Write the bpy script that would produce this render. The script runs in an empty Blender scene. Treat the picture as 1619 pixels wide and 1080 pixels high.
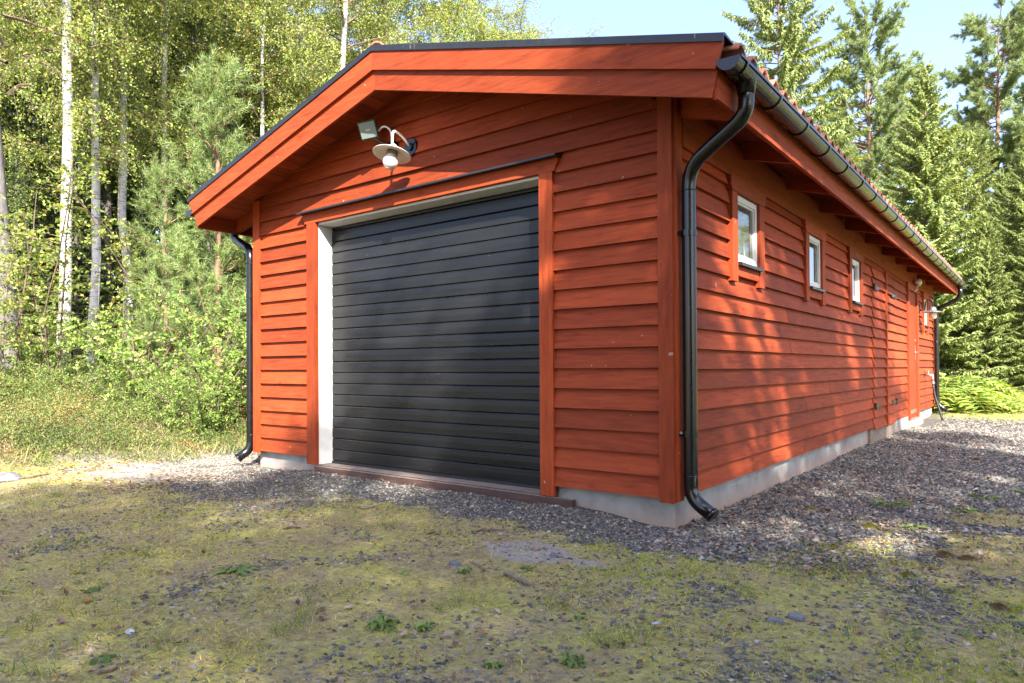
import bpy, math, random
import numpy as np
from mathutils import Matrix, Vector
R = math.radians
rng = np.random.default_rng(7)
random.seed(7)
scene = bpy.context.scene
COL = scene.collection

# ------------------------------------------------------------------ camera
CAM = np.array([6.262, -3.9053, 0.8089]); YAW, PITCH, ROLL, FPX, CY0 = 0.6563, 0.0094, -0.0052, 1093.33, 572.49
def cam_axes():
    c, s = math.cos(YAW), math.sin(YAW)
    fwd = np.array([-s, c, 0]); rt = np.array([c, s, 0]); up = np.array([0, 0, 1.])
    cp, sp = math.cos(PITCH), math.sin(PITCH)
    f2 = fwd*cp+up*sp; u2 = up*cp-fwd*sp
    cr, sr = math.cos(ROLL), math.sin(ROLL)
    return rt*cr+u2*sr, u2*cr-rt*sr, f2
RT, UP, FW = cam_axes()
cd = bpy.data.cameras.new('camera'); cam = bpy.data.objects.new('camera', cd); COL.objects.link(cam)
cd.sensor_width = 36; cd.lens = FPX/1619*36; cd.shift_y = (CY0-540)/1619; cd.clip_start = .05; cd.clip_end = 800
m = Matrix.Identity(4)
for i in range(3):
    m[i][0], m[i][1], m[i][2], m[i][3] = RT[i], UP[i], -FW[i], CAM[i]
cam.matrix_world = m
scene.camera = cam
def at(px, depth):                       # ground position seen at column px of the photograph, at that depth
    d = FW+RT*((px-809.5)/FPX)
    return CAM[0]+d[0]*depth, CAM[1]+d[1]*depth
def top_z(row, depth): return CAM[2]+(CY0-row)/FPX*depth

# ------------------------------------------------------------------ light
SUN = np.array([0.608, -0.526, 0.595]); SUN /= np.linalg.norm(SUN)
EL = math.asin(SUN[2])
world = bpy.data.worlds.new('World'); scene.world = world; world.use_nodes = True
nt = world.node_tree; bg = nt.nodes['Background']
sky = nt.nodes.new('ShaderNodeTexSky'); sky.sky_type = 'NISHITA'; sky.sun_disc = False
sky.sun_elevation = EL; sky.sun_rotation = math.atan2(SUN[0], SUN[1])
sky.air_density = 1.0; sky.dust_density = 2.5; sky.ozone_density = 2.6
veil = nt.nodes.new('ShaderNodeMix'); veil.data_type = 'RGBA'; veil.blend_type = 'ADD'; veil.inputs[0].default_value = 1   # thin high haze over the whole sky
veil.inputs[7].default_value = (.34, .24, .22, 1)
tint = nt.nodes.new('ShaderNodeMix'); tint.data_type = 'RGBA'; tint.blend_type = 'MULTIPLY'; tint.inputs[0].default_value = 1; tint.inputs[7].default_value = (.88, .89, .98, 1)
nt.links.new(sky.outputs[0], tint.inputs[6]); nt.links.new(tint.outputs[2], veil.inputs[6]); nt.links.new(veil.outputs[2], bg.inputs[0]); bg.inputs[1].default_value = 0.12
sl = bpy.data.lights.new('sun', 'SUN'); sl.energy = 4.4; sl.angle = R(0.55); sl.color = (1, .955, .88)
so = bpy.data.objects.new('sun', sl); COL.objects.link(so)
so.rotation_euler = Vector(SUN).to_track_quat('Z', 'Y').to_euler()
scene.view_settings.view_transform = 'Standard'; scene.view_settings.look = 'None'
scene.view_settings.gamma = 1; scene.view_settings.use_curve_mapping = False
scene.view_settings.exposure = 2.15
scene.cycles.use_denoising = True; scene.cycles.denoising_prefilter = 'NONE'
scene.cycles.max_bounces = 7; scene.cycles.diffuse_bounces = 4; scene.cycles.transmission_bounces = 4
scene.cycles.glossy_bounces = 3; scene.cycles.caustics_reflective = False; scene.cycles.caustics_refractive = False

# ------------------------------------------------------------------ noise
def _h(i, j, s):
    n = (i.astype(np.int64)*374761393+j.astype(np.int64)*668265263+s*974711) & 0x7fffffff
    n = ((n ^ (n >> 13))*1274126177) & 0x7fffffff
    return ((n ^ (n >> 16)) & 0xffff)/65535.
def vn(x, y, f=1., s=0):
    x = np.asarray(x, float)*f; y = np.asarray(y, float)*f
    i = np.floor(x).astype(np.int64); j = np.floor(y).astype(np.int64); a = x-i; b = y-j
    a = a*a*(3-2*a); b = b*b*(3-2*b)
    return (_h(i, j, s)*(1-a)+_h(i+1, j, s)*a)*(1-b)+(_h(i, j+1, s)*(1-a)+_h(i+1, j+1, s)*a)*b
def fbm(x, y, f=1., s=0, o=4):
    t = 0; a = .5; n = 0
    for k in range(o):
        t = t+a*vn(x, y, f*2**k, s+k*17); n += a; a *= .55
    return t/n
def sst(a, b, x):
    t = np.clip((np.asarray(x, float)-a)/(b-a), 0, 1); return t*t*(3-2*t)

# ------------------------------------------------------------------ mesh helpers
class Geo:
    def __init__(s): s.v = []; s.q = []; s.t = []; s.p = []; s.n = 0
    def add(s, v, quads=None, tris=None, polys=None):
        v = np.asarray(v, np.float32).reshape(-1, 3)
        if quads is not None and len(quads): s.q.append(np.asarray(quads, np.int64)+s.n)
        if tris is not None and len(tris): s.t.append(np.asarray(tris, np.int64)+s.n)
        if polys is not None:
            for p in polys: s.p.append(np.asarray(p, np.int64)+s.n)
        s.v.append(v); s.n += len(v)
    def mesh(s, name, mat, smooth=False):
        me = bpy.data.meshes.new(name)
        V = np.concatenate(s.v) if s.v else np.zeros((0, 3), np.float32)
        loops = []; tot = []
        if s.q:
            q = np.concatenate(s.q); loops.append(q.ravel()); tot.append(np.full(len(q), 4))
        if s.t:
            t = np.concatenate(s.t); loops.append(t.ravel()); tot.append(np.full(len(t), 3))
        for p in s.p: loops.append(p); tot.append(np.array([len(p)]))
        L = np.concatenate(loops); T = np.concatenate(tot)
        me.vertices.add(len(V)); me.vertices.foreach_set('co', V.ravel())
        me.loops.add(len(L)); me.loops.foreach_set('vertex_index', L.astype(np.int32))
        me.polygons.add(len(T))
        st = np.concatenate([[0], np.cumsum(T)[:-1]])
        me.polygons.foreach_set('loop_start', st.astype(np.int32)); me.polygons.foreach_set('loop_total', T.astype(np.int32))
        me.polygons.foreach_set('use_smooth', np.full(len(T), bool(smooth)))
        me.update(calc_edges=True)
        if mat: me.materials.append(mat)
        return me
    def obj(s, name, mat, parent=None, smooth=False, **kw):
        return link(name, s.mesh(name, mat, smooth), parent, **kw)
    # shapes
    def hexa(s, p):                      # 8 corners: bottom 0-3, top 4-7 (counter-clockwise from above)
        s.add(p, quads=[(3, 2, 1, 0), (4, 5, 6, 7), (0, 1, 5, 4), (1, 2, 6, 5), (2, 3, 7, 6), (3, 0, 4, 7)])
    def box(s, x0, x1, y0, y1, z0, z1):
        s.hexa([(x0, y0, z0), (x1, y0, z0), (x1, y1, z0), (x0, y1, z0), (x0, y0, z1), (x1, y0, z1), (x1, y1, z1), (x0, y1, z1)])
    def prism(s, pts, a, b, axis):       # polygon pts in the plane across axis, extruded from a to b
        n = len(pts)
        def mk(p, c):
            if axis == 0: return (c, p[0], p[1])
            if axis == 1: return (p[0], c, p[1])
            return (p[0], p[1], c)
        v = [mk(p, a) for p in pts]+[mk(p, b) for p in pts]
        s.add(v, quads=[(i, (i+1) % n, n+(i+1) % n, n+i) for i in range(n)], polys=[list(range(n))[::-1], list(range(n, 2*n))])
    def tube(s, path, rad, sides=8, caps=True):
        P = np.asarray(path, float); n = len(P); rad = np.broadcast_to(rad, n)
        T = np.gradient(P, axis=0); T /= np.linalg.norm(T, axis=1)[:, None]+1e-9
        ref = np.array([0, 0, 1.]) if abs(T[:, 2]).mean() < .9 else np.array([1., 0, 0])
        if n > 5 and sides > 6:                # carry the frame along so that bends do not twist
            a0 = np.cross(T[0], [1., 0, 0] if abs(T[0][0]) < .8 else [0, 1., 0]); A = np.zeros((n, 3))
            for k in range(n):
                a0 = a0-T[k]*np.dot(a0, T[k]); a0 /= np.linalg.norm(a0); A[k] = a0
        else:
            A = np.cross(T, ref); A /= np.linalg.norm(A, axis=1)[:, None]+1e-9
        B = np.cross(T, A)
        a = np.arange(sides)/sides*2*np.pi
        V = P[:, None]+rad[:, None, None]*(A[:, None]*np.cos(a)[None, :, None]+B[:, None]*np.sin(a)[None, :, None])
        i = np.arange(n-1)[:, None]*sides; j = np.arange(sides)[None]; k = (j+1) % sides
        Q = np.stack([i+j, i+k, i+sides+k, i+sides+j], -1).reshape(-1, 4)
        s.add(V.reshape(-1, 3), quads=Q, polys=[list(range(sides))[::-1], list(range((n-1)*sides, n*sides))] if caps else None)
    def lathe(s, prof, c=(0, 0, 0), sides=24, M=None):   # (r, z) profile
        n = len(prof); a = np.arange(sides)/sides*2*np.pi
        pr = np.asarray(prof, float)
        V = np.stack([pr[:, None, 0]*np.cos(a), pr[:, None, 0]*np.sin(a), np.broadcast_to(pr[:, None, 1], (n, sides))], -1).reshape(-1, 3)
        if M is not None: V = V@np.array(M.to_3x3()).T
        V = V+np.array(c)
        i = np.arange(n-1)[:, None]*sides; j = np.arange(sides)[None]; k = (j+1) % sides
        s.add(V, quads=np.stack([i+j, i+k, i+sides+k, i+sides+j], -1).reshape(-1, 4))
    def cards(s, c, ax, nr, L, Wd, fold=0.):      # pointed leaf shapes: base c, axis ax, normal nr
        n = len(c); ax = ax/(np.linalg.norm(ax, axis=1)[:, None]+1e-9)
        sd = np.cross(ax, nr); sd /= np.linalg.norm(sd, axis=1)[:, None]+1e-9
        up = np.cross(sd, ax)
        L = np.broadcast_to(L, n)[:, None]; Wd = np.broadcast_to(Wd, n)[:, None]
        mid = c+ax*L*.42
        V = np.stack([c, mid+sd*Wd*.5+up*fold*Wd, c+ax*L, mid-sd*Wd*.5+up*fold*Wd], 1).reshape(-1, 3)
        b = np.arange(n)[:, None]*4
        if fold: s.add(V, tris=np.concatenate([b+np.array([0, 1, 2]), b+np.array([0, 2, 3])]))
        else: s.add(V, quads=b+np.arange(4))
    def blades(s, c, ax, L, Wd):                   # single-triangle needles / grass
        n = len(c); ax = ax/(np.linalg.norm(ax, axis=1)[:, None]+1e-9)
        r = rng.normal(size=(n, 3)); sd = np.cross(ax, r); sd /= np.linalg.norm(sd, axis=1)[:, None]+1e-9
        L = np.broadcast_to(L, n)[:, None]; Wd = np.broadcast_to(Wd, n)[:, None]
        V = np.stack([c-sd*Wd*.5, c+sd*Wd*.5, c+ax*L], 1).reshape(-1, 3)
        s.add(V, tris=np.arange(n)[:, None]*3+np.arange(3))

def tag(o, label=None, cat=None, group=None, kind=None):
    if label: o['label'] = label
    if cat: o['category'] = cat
    if group: o['group'] = group
    if kind: o['kind'] = kind
    return o
def link(name, data, parent=None, label=None, cat=None, group=None, kind=None):
    o = bpy.data.objects.new(name, data); COL.objects.link(o)
    if parent is not None:
        o.parent = parent
        if parent.get('_world'): o.matrix_parent_inverse = Matrix.Translation(-Vector(parent['_world']))
    return tag(o, label, cat, group, kind)
def thing(name, label, cat, loc=(0, 0, 0), group=None, world=True):    # children meshes given in world coordinates
    o = link(name, None, None, label, cat, group); o.location = loc; o.empty_display_size = .2
    if world: o['_world'] = [float(c) for c in loc]
    return o
def dup(root, loc, rotz=0., sc=1., label=None, group=None):
    r = root.copy(); COL.objects.link(r); r.location = loc; r.rotation_euler = (0, 0, rotz)
    r.scale = (sc, sc, sc) if np.isscalar(sc) else sc
    if label: r['label'] = label
    if group: r['group'] = group
    for ch in root.children:
        c = ch.copy(); COL.objects.link(c); c.parent = r
    return r

# ------------------------------------------------------------------ materials
class NT:
    def __init__(s, name):
        s.m = bpy.data.materials.new(name); s.m.use_nodes = True; s.t = s.m.node_tree
        s.b = s.t.nodes['Principled BSDF']; s.out = s.t.nodes['Material Output']
    def n(s, typ, **kw):
        nd = s.t.nodes.new('ShaderNode'+typ)
        for k, v in kw.items():
            if isinstance(k, str) and hasattr(nd, k): setattr(nd, k, v)
            else: nd.inputs[k].default_value = v
        return nd
    def l(s, a, b): s.t.links.new(a, b)
    def set(s, **kw):
        for k, v in kw.items(): s.b.inputs[k.replace('_', ' ')].default_value = v
    def ramp(s, fac, stops):
        r = s.n('ValToRGB'); e = r.color_ramp.elements
        while len(e) > 1: e.remove(e[-1])
        for i, (p, c) in enumerate(stops):
            x = e[0] if i == 0 else e.new(p)
            x.position = p; x.color = (*c, 1) if len(c) == 3 else c
        s.l(fac, r.inputs[0]); return r.outputs[0]
    def mix(s, f, a, b, mode='MIX'):
        nd = s.n('Mix'); nd.data_type = 'RGBA'; nd.blend_type = mode
        for inp, v in ((nd.inputs[0], f), (nd.inputs[6], a), (nd.inputs[7], b)):
            if hasattr(v, 'is_linked') or hasattr(v, 'links'): s.l(v, inp)
            else: inp.default_value = v if np.isscalar(v) else (*v, 1)
        return nd.outputs[2]
    def math(s, op, a, b=0.):
        nd = s.n('Math'); nd.operation = op
        for inp, v in ((nd.inputs[0], a), (nd.inputs[1], b)):
            if hasattr(v, 'links'): s.l(v, inp)
            else: inp.default_value = v
        return nd.outputs[0]
    def noise(s, vec, scale, detail=4, rough=.55):
        nd = s.n('TexNoise'); nd.inputs['Scale'].default_value = scale; nd.inputs['Detail'].default_value = detail
        nd.inputs['Roughness'].default_value = rough
        if vec is not None: s.l(vec, nd.inputs['Vector'])
        return nd.outputs['Fac']
    def bump(s, h, st=.3, dist=.01):
        b = s.n('Bump'); b.inputs['Strength'].default_value = st; b.inputs['Distance'].default_value = dist
        s.l(h, b.inputs['Height']); s.l(b.outputs[0], s.b.inputs['Normal']); return b
    def coords(s, scale=(1, 1, 1), rnd=True):
        tc = s.n('TexCoord'); v = tc.outputs['Object']
        if rnd:
            oi = s.n('ObjectInfo'); k = s.math('MULTIPLY', oi.outputs['Random'], 37.)
            va = s.n('VectorMath'); s.l(v, va.inputs[0]); s.l(k, va.inputs[1]); v = va.outputs[0]
        mp = s.n('Mapping'); s.l(v, mp.inputs['Vector']); mp.inputs['Scale'].default_value = scale
        return mp.outputs[0]
def simple(name, col, rough=.6, metal=0., spec=.5, var=.0, bump=0., scale=30):
    t = NT(name); t.set(Base_Color=(*col, 1), Roughness=rough, Metallic=metal); t.b.inputs['Specular IOR Level'].default_value = spec
    if var:
        v = t.coords(); f = t.noise(v, scale)
        lo = tuple(c*(1-var) for c in col); hi = tuple(min(1, c*(1+var)) for c in col)
        t.l(t.ramp(f, [(.3, lo), (.7, hi)]), t.b.inputs['Base Color'])
        if bump: t.bump(f, bump, .01)
    return t.m

def red_paint(name, axis):
    t = NT(name); sc = [9., 9., 9.]; sc[axis] = .9
    v = t.coords(tuple(sc)); w = t.coords((1, 1, 1))
    oi = t.n('ObjectInfo')
    grain = t.noise(v, 4.5, 6, .62)
    col = t.ramp(grain, [(.26, (.115, .014, .004)), (.45, (.235, .035, .0075)), (.6, (.285, .045, .010)), (.78, (.36, .064, .015))])
    blot = t.noise(w, 2.2, 5)
    col = t.mix(t.ramp(blot, [(.35, (0, 0, 0)), (.75, (.45, .45, .45))]), col, (.30, .058, .018))
    tone = t.math('MULTIPLY_ADD', oi.outputs['Random'], .54); tone.node.inputs[2].default_value = .72
    hs = t.n('HueSaturation'); t.l(col, hs.inputs['Color']); t.l(tone, hs.inputs['Value']); col = hs.outputs[0]
    # knots
    sk = [5., 5., 5.]; sk[axis] = 2.2
    vk = t.coords(tuple(sk)); vo = t.n('TexVoronoi'); vo.inputs['Scale'].default_value = 1.0; t.l(vk, vo.inputs['Vector'])
    kn = t.ramp(vo.outputs['Distance'], [(.03, (1, 1, 1)), (.10, (0, 0, 0))])
    col = t.mix(t.math('MULTIPLY', kn, .55), col, (.13, .022, .010))
    # nicks where the paint has come off
    n1 = t.noise(t.coords((14, 14, 14)), 1.6, 2, .4)
    col = t.mix(t.ramp(n1, [(.765, (0, 0, 0)), (.79, (.7, .7, .7))]), col, (.42, .28, .20))
    t.l(col, t.b.inputs['Base Color']); t.set(Roughness=.68); t.b.inputs['Specular IOR Level'].default_value = .22
    t.bump(grain, .5, .005)
    return t.m
M = {}
for i, a in enumerate('xyz'): M['red_'+a] = red_paint('red_stained_timber_'+a, i)
def black_metal(name, rough, base=.012):
    t = NT(name); v = t.coords(); f = t.noise(v, 40, 4); g = t.noise(v, 5, 3)
    t.l(t.ramp(f, [(.3, (base*.8,)*3), (.7, (base*1.3, base*1.35, base*1.45))]), t.b.inputs['Base Color'])
    t.l(t.ramp(g, [(.3, (rough*.8,)*3), (.7, (rough*1.3,)*3)]), t.b.inputs['Roughness']); t.bump(f, .05, .002)
    n1 = t.noise(t.coords((20, 20, 4)), 2.0, 2, .4)
    c = t.b.inputs['Base Color'].links[0].from_socket
    t.l(t.mix(t.ramp(n1, [(.74, (0, 0, 0)), (.76, (.6, .6, .6))]), c, (.25, .24, .22)), t.b.inputs['Base Color'])
    return t.m
M['black'] = black_metal('black_lacquered_steel', .2, .005)
M['flash'] = black_metal('black_flashing_sheet', .38, .013)
M['gutter'] = black_metal('dark_gutter_steel', .2, .014)
def door_black():
    t = NT('black_door_panel'); v = t.coords((1.2, 6, 26)); f = t.noise(v, 6, 5); w = t.coords((.5, 1, 3)); g = t.noise(w, 3, 4)
    t.l(t.ramp(g, [(.3, (.007, .0072, .0078)), (.7, (.016, .0165, .0175))]), t.b.inputs['Base Color'])
    t.l(t.ramp(g, [(.3, (.24,)*3), (.7, (.38,)*3)]), t.b.inputs['Roughness']); t.bump(f, .22, .004)
    n1 = t.noise(t.coords((26, 26, 26)), 2.4, 2, .4)
    c = t.b.inputs['Base Color'].links[0].from_socket
    t.l(t.mix(t.ramp(n1, [(.80, (0, 0, 0)), (.815, (.7, .7, .7))]), c, (.45, .44, .4)), t.b.inputs['Base Color'])
    return t.m
M['door'] = door_black(); M['door'].node_tree.nodes['Principled BSDF'].inputs['Specular IOR Level'].default_value = .32
M['white'] = simple('white_painted_wood', (.6, .598, .58), .5, var=.06, scale=12)
M['grey_metal'] = simple('galvanised_steel', (.35, .36, .37), .4, .8, var=.15)
M['chrome'] = simple('dull_chrome', (.55, .56, .58), .28, .9, var=.1)
M['dark'] = simple('dark_void', (.012, .010, .009), .8)
M['enamel'] = simple('cream_enamel', (.80, .76, .68), .3, var=.05)
M['porcelain'] = simple('white_plastic', (.78, .78, .76), .35)
def concrete():
    t = NT('concrete'); v = t.coords((1, 1, 1), False); f = t.noise(v, 3, 8, .65); g = t.noise(v, 60, 3)
    col = t.ramp(f, [(.3, (.17, .16, .145)), (.5, (.30, .288, .265)), (.75, (.42, .405, .38))])
    sx = t.n('SeparateXYZ'); t.l(v, sx.inputs[0])
    low = t.math('ADD', sx.outputs[2], t.math('MULTIPLY', f, .12))
    col = t.mix(t.ramp(t.math('ADD', low, .6), [(.48, (1, 1, 1)), (.61, (0, 0, 0))]), col, (.34, .235, .175))
    t.l(col, t.b.inputs['Base Color']); t.set(Roughness=.9); t.bump(g, .25, .006); return t.m
M['concrete'] = concrete()
def rust():
    t = NT('brown_threshold_beam'); v = t.coords((1, 8, 8)); f = t.noise(v, 4, 6)
    c = t.ramp(f, [(.3, (.045, .022, .016)), (.6, (.085, .042, .030)), (.8, (.15, .095, .07))])
    gn = t.n('NewGeometry'); sx = t.n('SeparateXYZ'); t.l(gn.outputs['Normal'], sx.inputs[0])       # dust lies on its top
    c = t.mix(t.math('MULTIPLY', t.ramp(sx.outputs[2], [(.6, (0, 0, 0)), (.9, (1, 1, 1))]), t.math('ADD', f, .25)), c, (.27, .215, .18)); t.l(c, t.b.inputs['Base Color']); t.set(Roughness=.8); t.bump(f, .3, .006); return t.m
M['rust'] = rust()
def clay():
    t = NT('clay_tile'); v = t.coords(); f = t.noise(v, 14, 6); oi = t.n('ObjectInfo')
    c = t.ramp(f, [(.3, (.22, .075, .04)), (.55, (.38, .135, .075)), (.8, (.46, .22, .14))])
    c = t.mix(t.ramp(t.noise(v, 5, 3), [(.6, (0, 0, 0)), (.75, (.6, .6, .6))]), c, (.10, .09, .055))
    t.l(c, t.b.inputs['Base Color']); t.set(Roughness=.85); t.bump(f, .3, .006); return t.m
M['clay'] = clay()
def pane():
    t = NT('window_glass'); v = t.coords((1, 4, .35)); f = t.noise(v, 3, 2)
    t.l(t.ramp(f, [(.35, (.05, .06, .05)), (.6, (.12, .135, .12)), (.66, (.34, .34, .32))]), t.b.inputs['Base Color'])  # upright streaks of reflected greenery and pale curtain painted into the glass colour
    t.set(Roughness=.04); t.b.inputs['Specular IOR Level'].default_value = 1.0; t.b.inputs['Coat Weight'].default_value = .6; t.b.inputs['Coat Roughness'].default_value = .02
    return t.m
M['pane'] = pane()
def clear_glass():
    t = NT('clear_lamp_glass'); t.set(Base_Color=(1, .97, .94, 1), Roughness=.06, IOR=1.35); t.b.inputs['Transmission Weight'].default_value = .45; return t.m
M['glass'] = clear_glass()
M['lens'] = simple('floodlight_lens', (.16, .20, .18), .12, 0, .6, var=.1)
M['rubber'] = simple('black_rubber', (.012, .012, .013), .5)
M['wood_grey'] = simple('weathered_wood', (.20, .15, .11), .85, var=.35, bump=.3)
M['rock'] = simple('grey_rock', (.15, .15, .155), .9, var=.4, bump=.6, scale=12)

def leaf_mat(name, stops, trans=.45, rough=.5, gloss=.25, objvar=.25, pos=0.):
    t = NT(name); g = t.n('NewGeometry'); oi = t.n('ObjectInfo')
    fac = g.outputs['Random Per Island']
    if pos:
        tc_ = t.n('TexCoord'); nz = t.noise(tc_.outputs['Object'], pos, 5, .65)
        fac = t.math('ADD', t.math('MULTIPLY', fac, .55), t.math('MULTIPLY', t.math('SUBTRACT', nz, .40), 2.3))
    c = t.ramp(fac, stops)
    hs = t.n('HueSaturation'); t.l(c, hs.inputs['Color'])
    val = t.math('MULTIPLY_ADD', oi.outputs['Random'], objvar); val.node.inputs[2].default_value = 1-objvar/2
    t.l(val, hs.inputs['Value']); c = hs.outputs[0]
    t.t.nodes.remove(t.b)
    d = t.n('BsdfDiffuse'); tr = t.n('BsdfTranslucent'); gl = t.n('BsdfGlossy'); gl.inputs['Roughness'].default_value = rough
    gl.inputs['Color'].default_value = (.9, .95, 1, 1)
    t.l(c, d.inputs[0])
    tc = t.mix(1., c, (1.25, 1.1, .45), 'MULTIPLY'); t.l(tc, tr.inputs[0])
    m1 = t.n('MixShader'); m1.inputs[0].default_value = trans; t.l(d.outputs[0], m1.inputs[1]); t.l(tr.outputs[0], m1.inputs[2])
    fr = t.n('Fresnel'); fr.inputs[0].default_value = 1.4
    m2 = t.n('MixShader'); t.l(t.math('MULTIPLY', fr.outputs[0], gloss), m2.inputs[0]); t.l(m1.outputs[0], m2.inputs[1]); t.l(gl.outputs[0], m2.inputs[2])
    t.l(m2.outputs[0], t.out.inputs[0]); return t.m
M['birch_leaf'] = leaf_mat('birch_leaves', [(0, (.15, .22, .04)), (.4, (.27, .36, .065)), (.8, (.40, .46, .12)), (.93, (.46, .42, .11)), (1, (.42, .26, .07))])
M['alder_leaf'] = leaf_mat('alder_leaves', [(0, (.11, .21, .04)), (.5, (.23, .36, .065)), (.9, (.38, .48, .13)), (1, (.46, .44, .12))])
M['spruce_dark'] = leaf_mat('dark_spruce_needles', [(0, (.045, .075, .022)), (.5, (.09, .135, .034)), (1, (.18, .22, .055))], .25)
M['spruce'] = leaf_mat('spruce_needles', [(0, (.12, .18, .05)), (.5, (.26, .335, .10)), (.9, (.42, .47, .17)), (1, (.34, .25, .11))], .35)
M['pine'] = leaf_mat('pine_needles', [(0, (.13, .20, .075)), (.5, (.26, .35, .125)), (1, (.40, .47, .19))], .35)
M['pine_young'] = leaf_mat('young_pine_needles', [(0, (.09, .16, .04)), (.5, (.20, .29, .08)), (1, (.34, .42, .14))], .35)
M['bilberry'] = leaf_mat('bilberry_leaves', [(0, (.05, .085, .022)), (.35, (.10, .145, .035)), (.65, (.19, .22, .055)), (.85, (.28, .22, .085)), (1, (.30, .12, .06))], .3, pos=1.6)
M['straw'] = leaf_mat('dry_grass', [(0, (.22, .21, .07)), (.5, (.42, .36, .18)), (1, (.58, .50, .30))], .4)
M['grass'] = leaf_mat('green_grass', [(0, (.11, .18, .035)), (.5, (.22, .29, .06)), (1, (.38, .39, .14))], .4)
M['moss'] = leaf_mat('moss_and_short_grass', [(0, (.20, .13, .07)), (.16, (.38, .26, .13)), (.32, (.54, .42, .18)), (.45, (.66, .54, .23)), (.58, (.54, .48, .09)), (.8, (.47, .49, .08)), (1, (.42, .50, .09))], .3, gloss=.1, pos=2.0)
M['moss_green'] = leaf_mat('bright_moss', [(0, (.18, .25, .025)), (.5, (.31, .40, .035)), (1, (.44, .50, .06))], .3, gloss=.1)
M['fern'] = leaf_mat('bracken_fronds', [(0, (.16, .28, .045)), (.5, (.33, .46, .08)), (.85, (.48, .52, .11)), (1, (.52, .38, .09))], .45)
M['weed'] = leaf_mat('weed_leaves', [(0, (.11, .19, .045)), (.5, (.19, .28, .075)), (1, (.32, .37, .13))], .35)
M['litter'] = leaf_mat('fallen_leaves', [(0, (.10, .055, .03)), (.3, (.22, .13, .085)), (.6, (.33, .24, .18)), (.85, (.45, .36, .28)), (1, (.34, .13, .05))], .1)
def birch_bark():
    t = NT('birch_bark'); v = t.coords((1, 1, 1)); h = t.coords((3, 3, 22)); f = t.noise(h, 1.6, 4, .6); g = t.noise(v, 4, 5)
    c = t.ramp(f, [(.33, (.06, .05, .045)), (.43, (.42, .40, .375)), (.7, (.58, .56, .53))])
    c = t.mix(t.ramp(g, [(.58, (0, 0, 0)), (.7, (.8, .8, .8))]), c, (.16, .14, .12))
    t.l(c, t.b.inputs['Base Color']); t.set(Roughness=.75); t.bump(f, .3, .01); return t.m
def bark(name, a, b):
    t = NT(name); h = t.coords((10, 10, 2.5)); f = t.noise(h, 2, 5, .65)
    t.l(t.ramp(f, [(.3, a), (.7, b)]), t.b.inputs['Base Color']); t.set(Roughness=.9); t.bump(f, .7, .02); return t.m
M['birch'] = birch_bark()
M['grey_bark'] = bark('grey_bark', (.05, .045, .04), (.17, .155, .14))
M['brown_bark'] = bark('brown_bark', (.06, .04, .03), (.22, .15, .11))
M['pine_bark'] = bark('reddish_pine_bark', (.12, .065, .04), (.36, .20, .12))
def stones_mat(name, stops):
    t = NT(name); g = t.n('NewGeometry'); v = t.coords((1, 1, 1), False)
    c = t.ramp(g.outputs['Random Per Island'], stops)
    c = t.mix(t.ramp(t.noise(v, 90, 3), [(.3, (.75,)*3), (.7, (1.2,)*3)]), c, c, 'MULTIPLY') if False else c
    t.l(c, t.b.inputs['Base Color']); t.set(Roughness=.85); t.bump(t.noise(v, 120, 3), .4, .004); return t.m
M['gravel'] = stones_mat('crushed_stone', [(0, (.058, .060, .057)), (.35, (.105, .108, .100)), (.6, (.16, .156, .138)), (.77, (.22, .18, .14)), (.92, (.31, .235, .17)), (1, (.44, .395, .325))])
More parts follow.
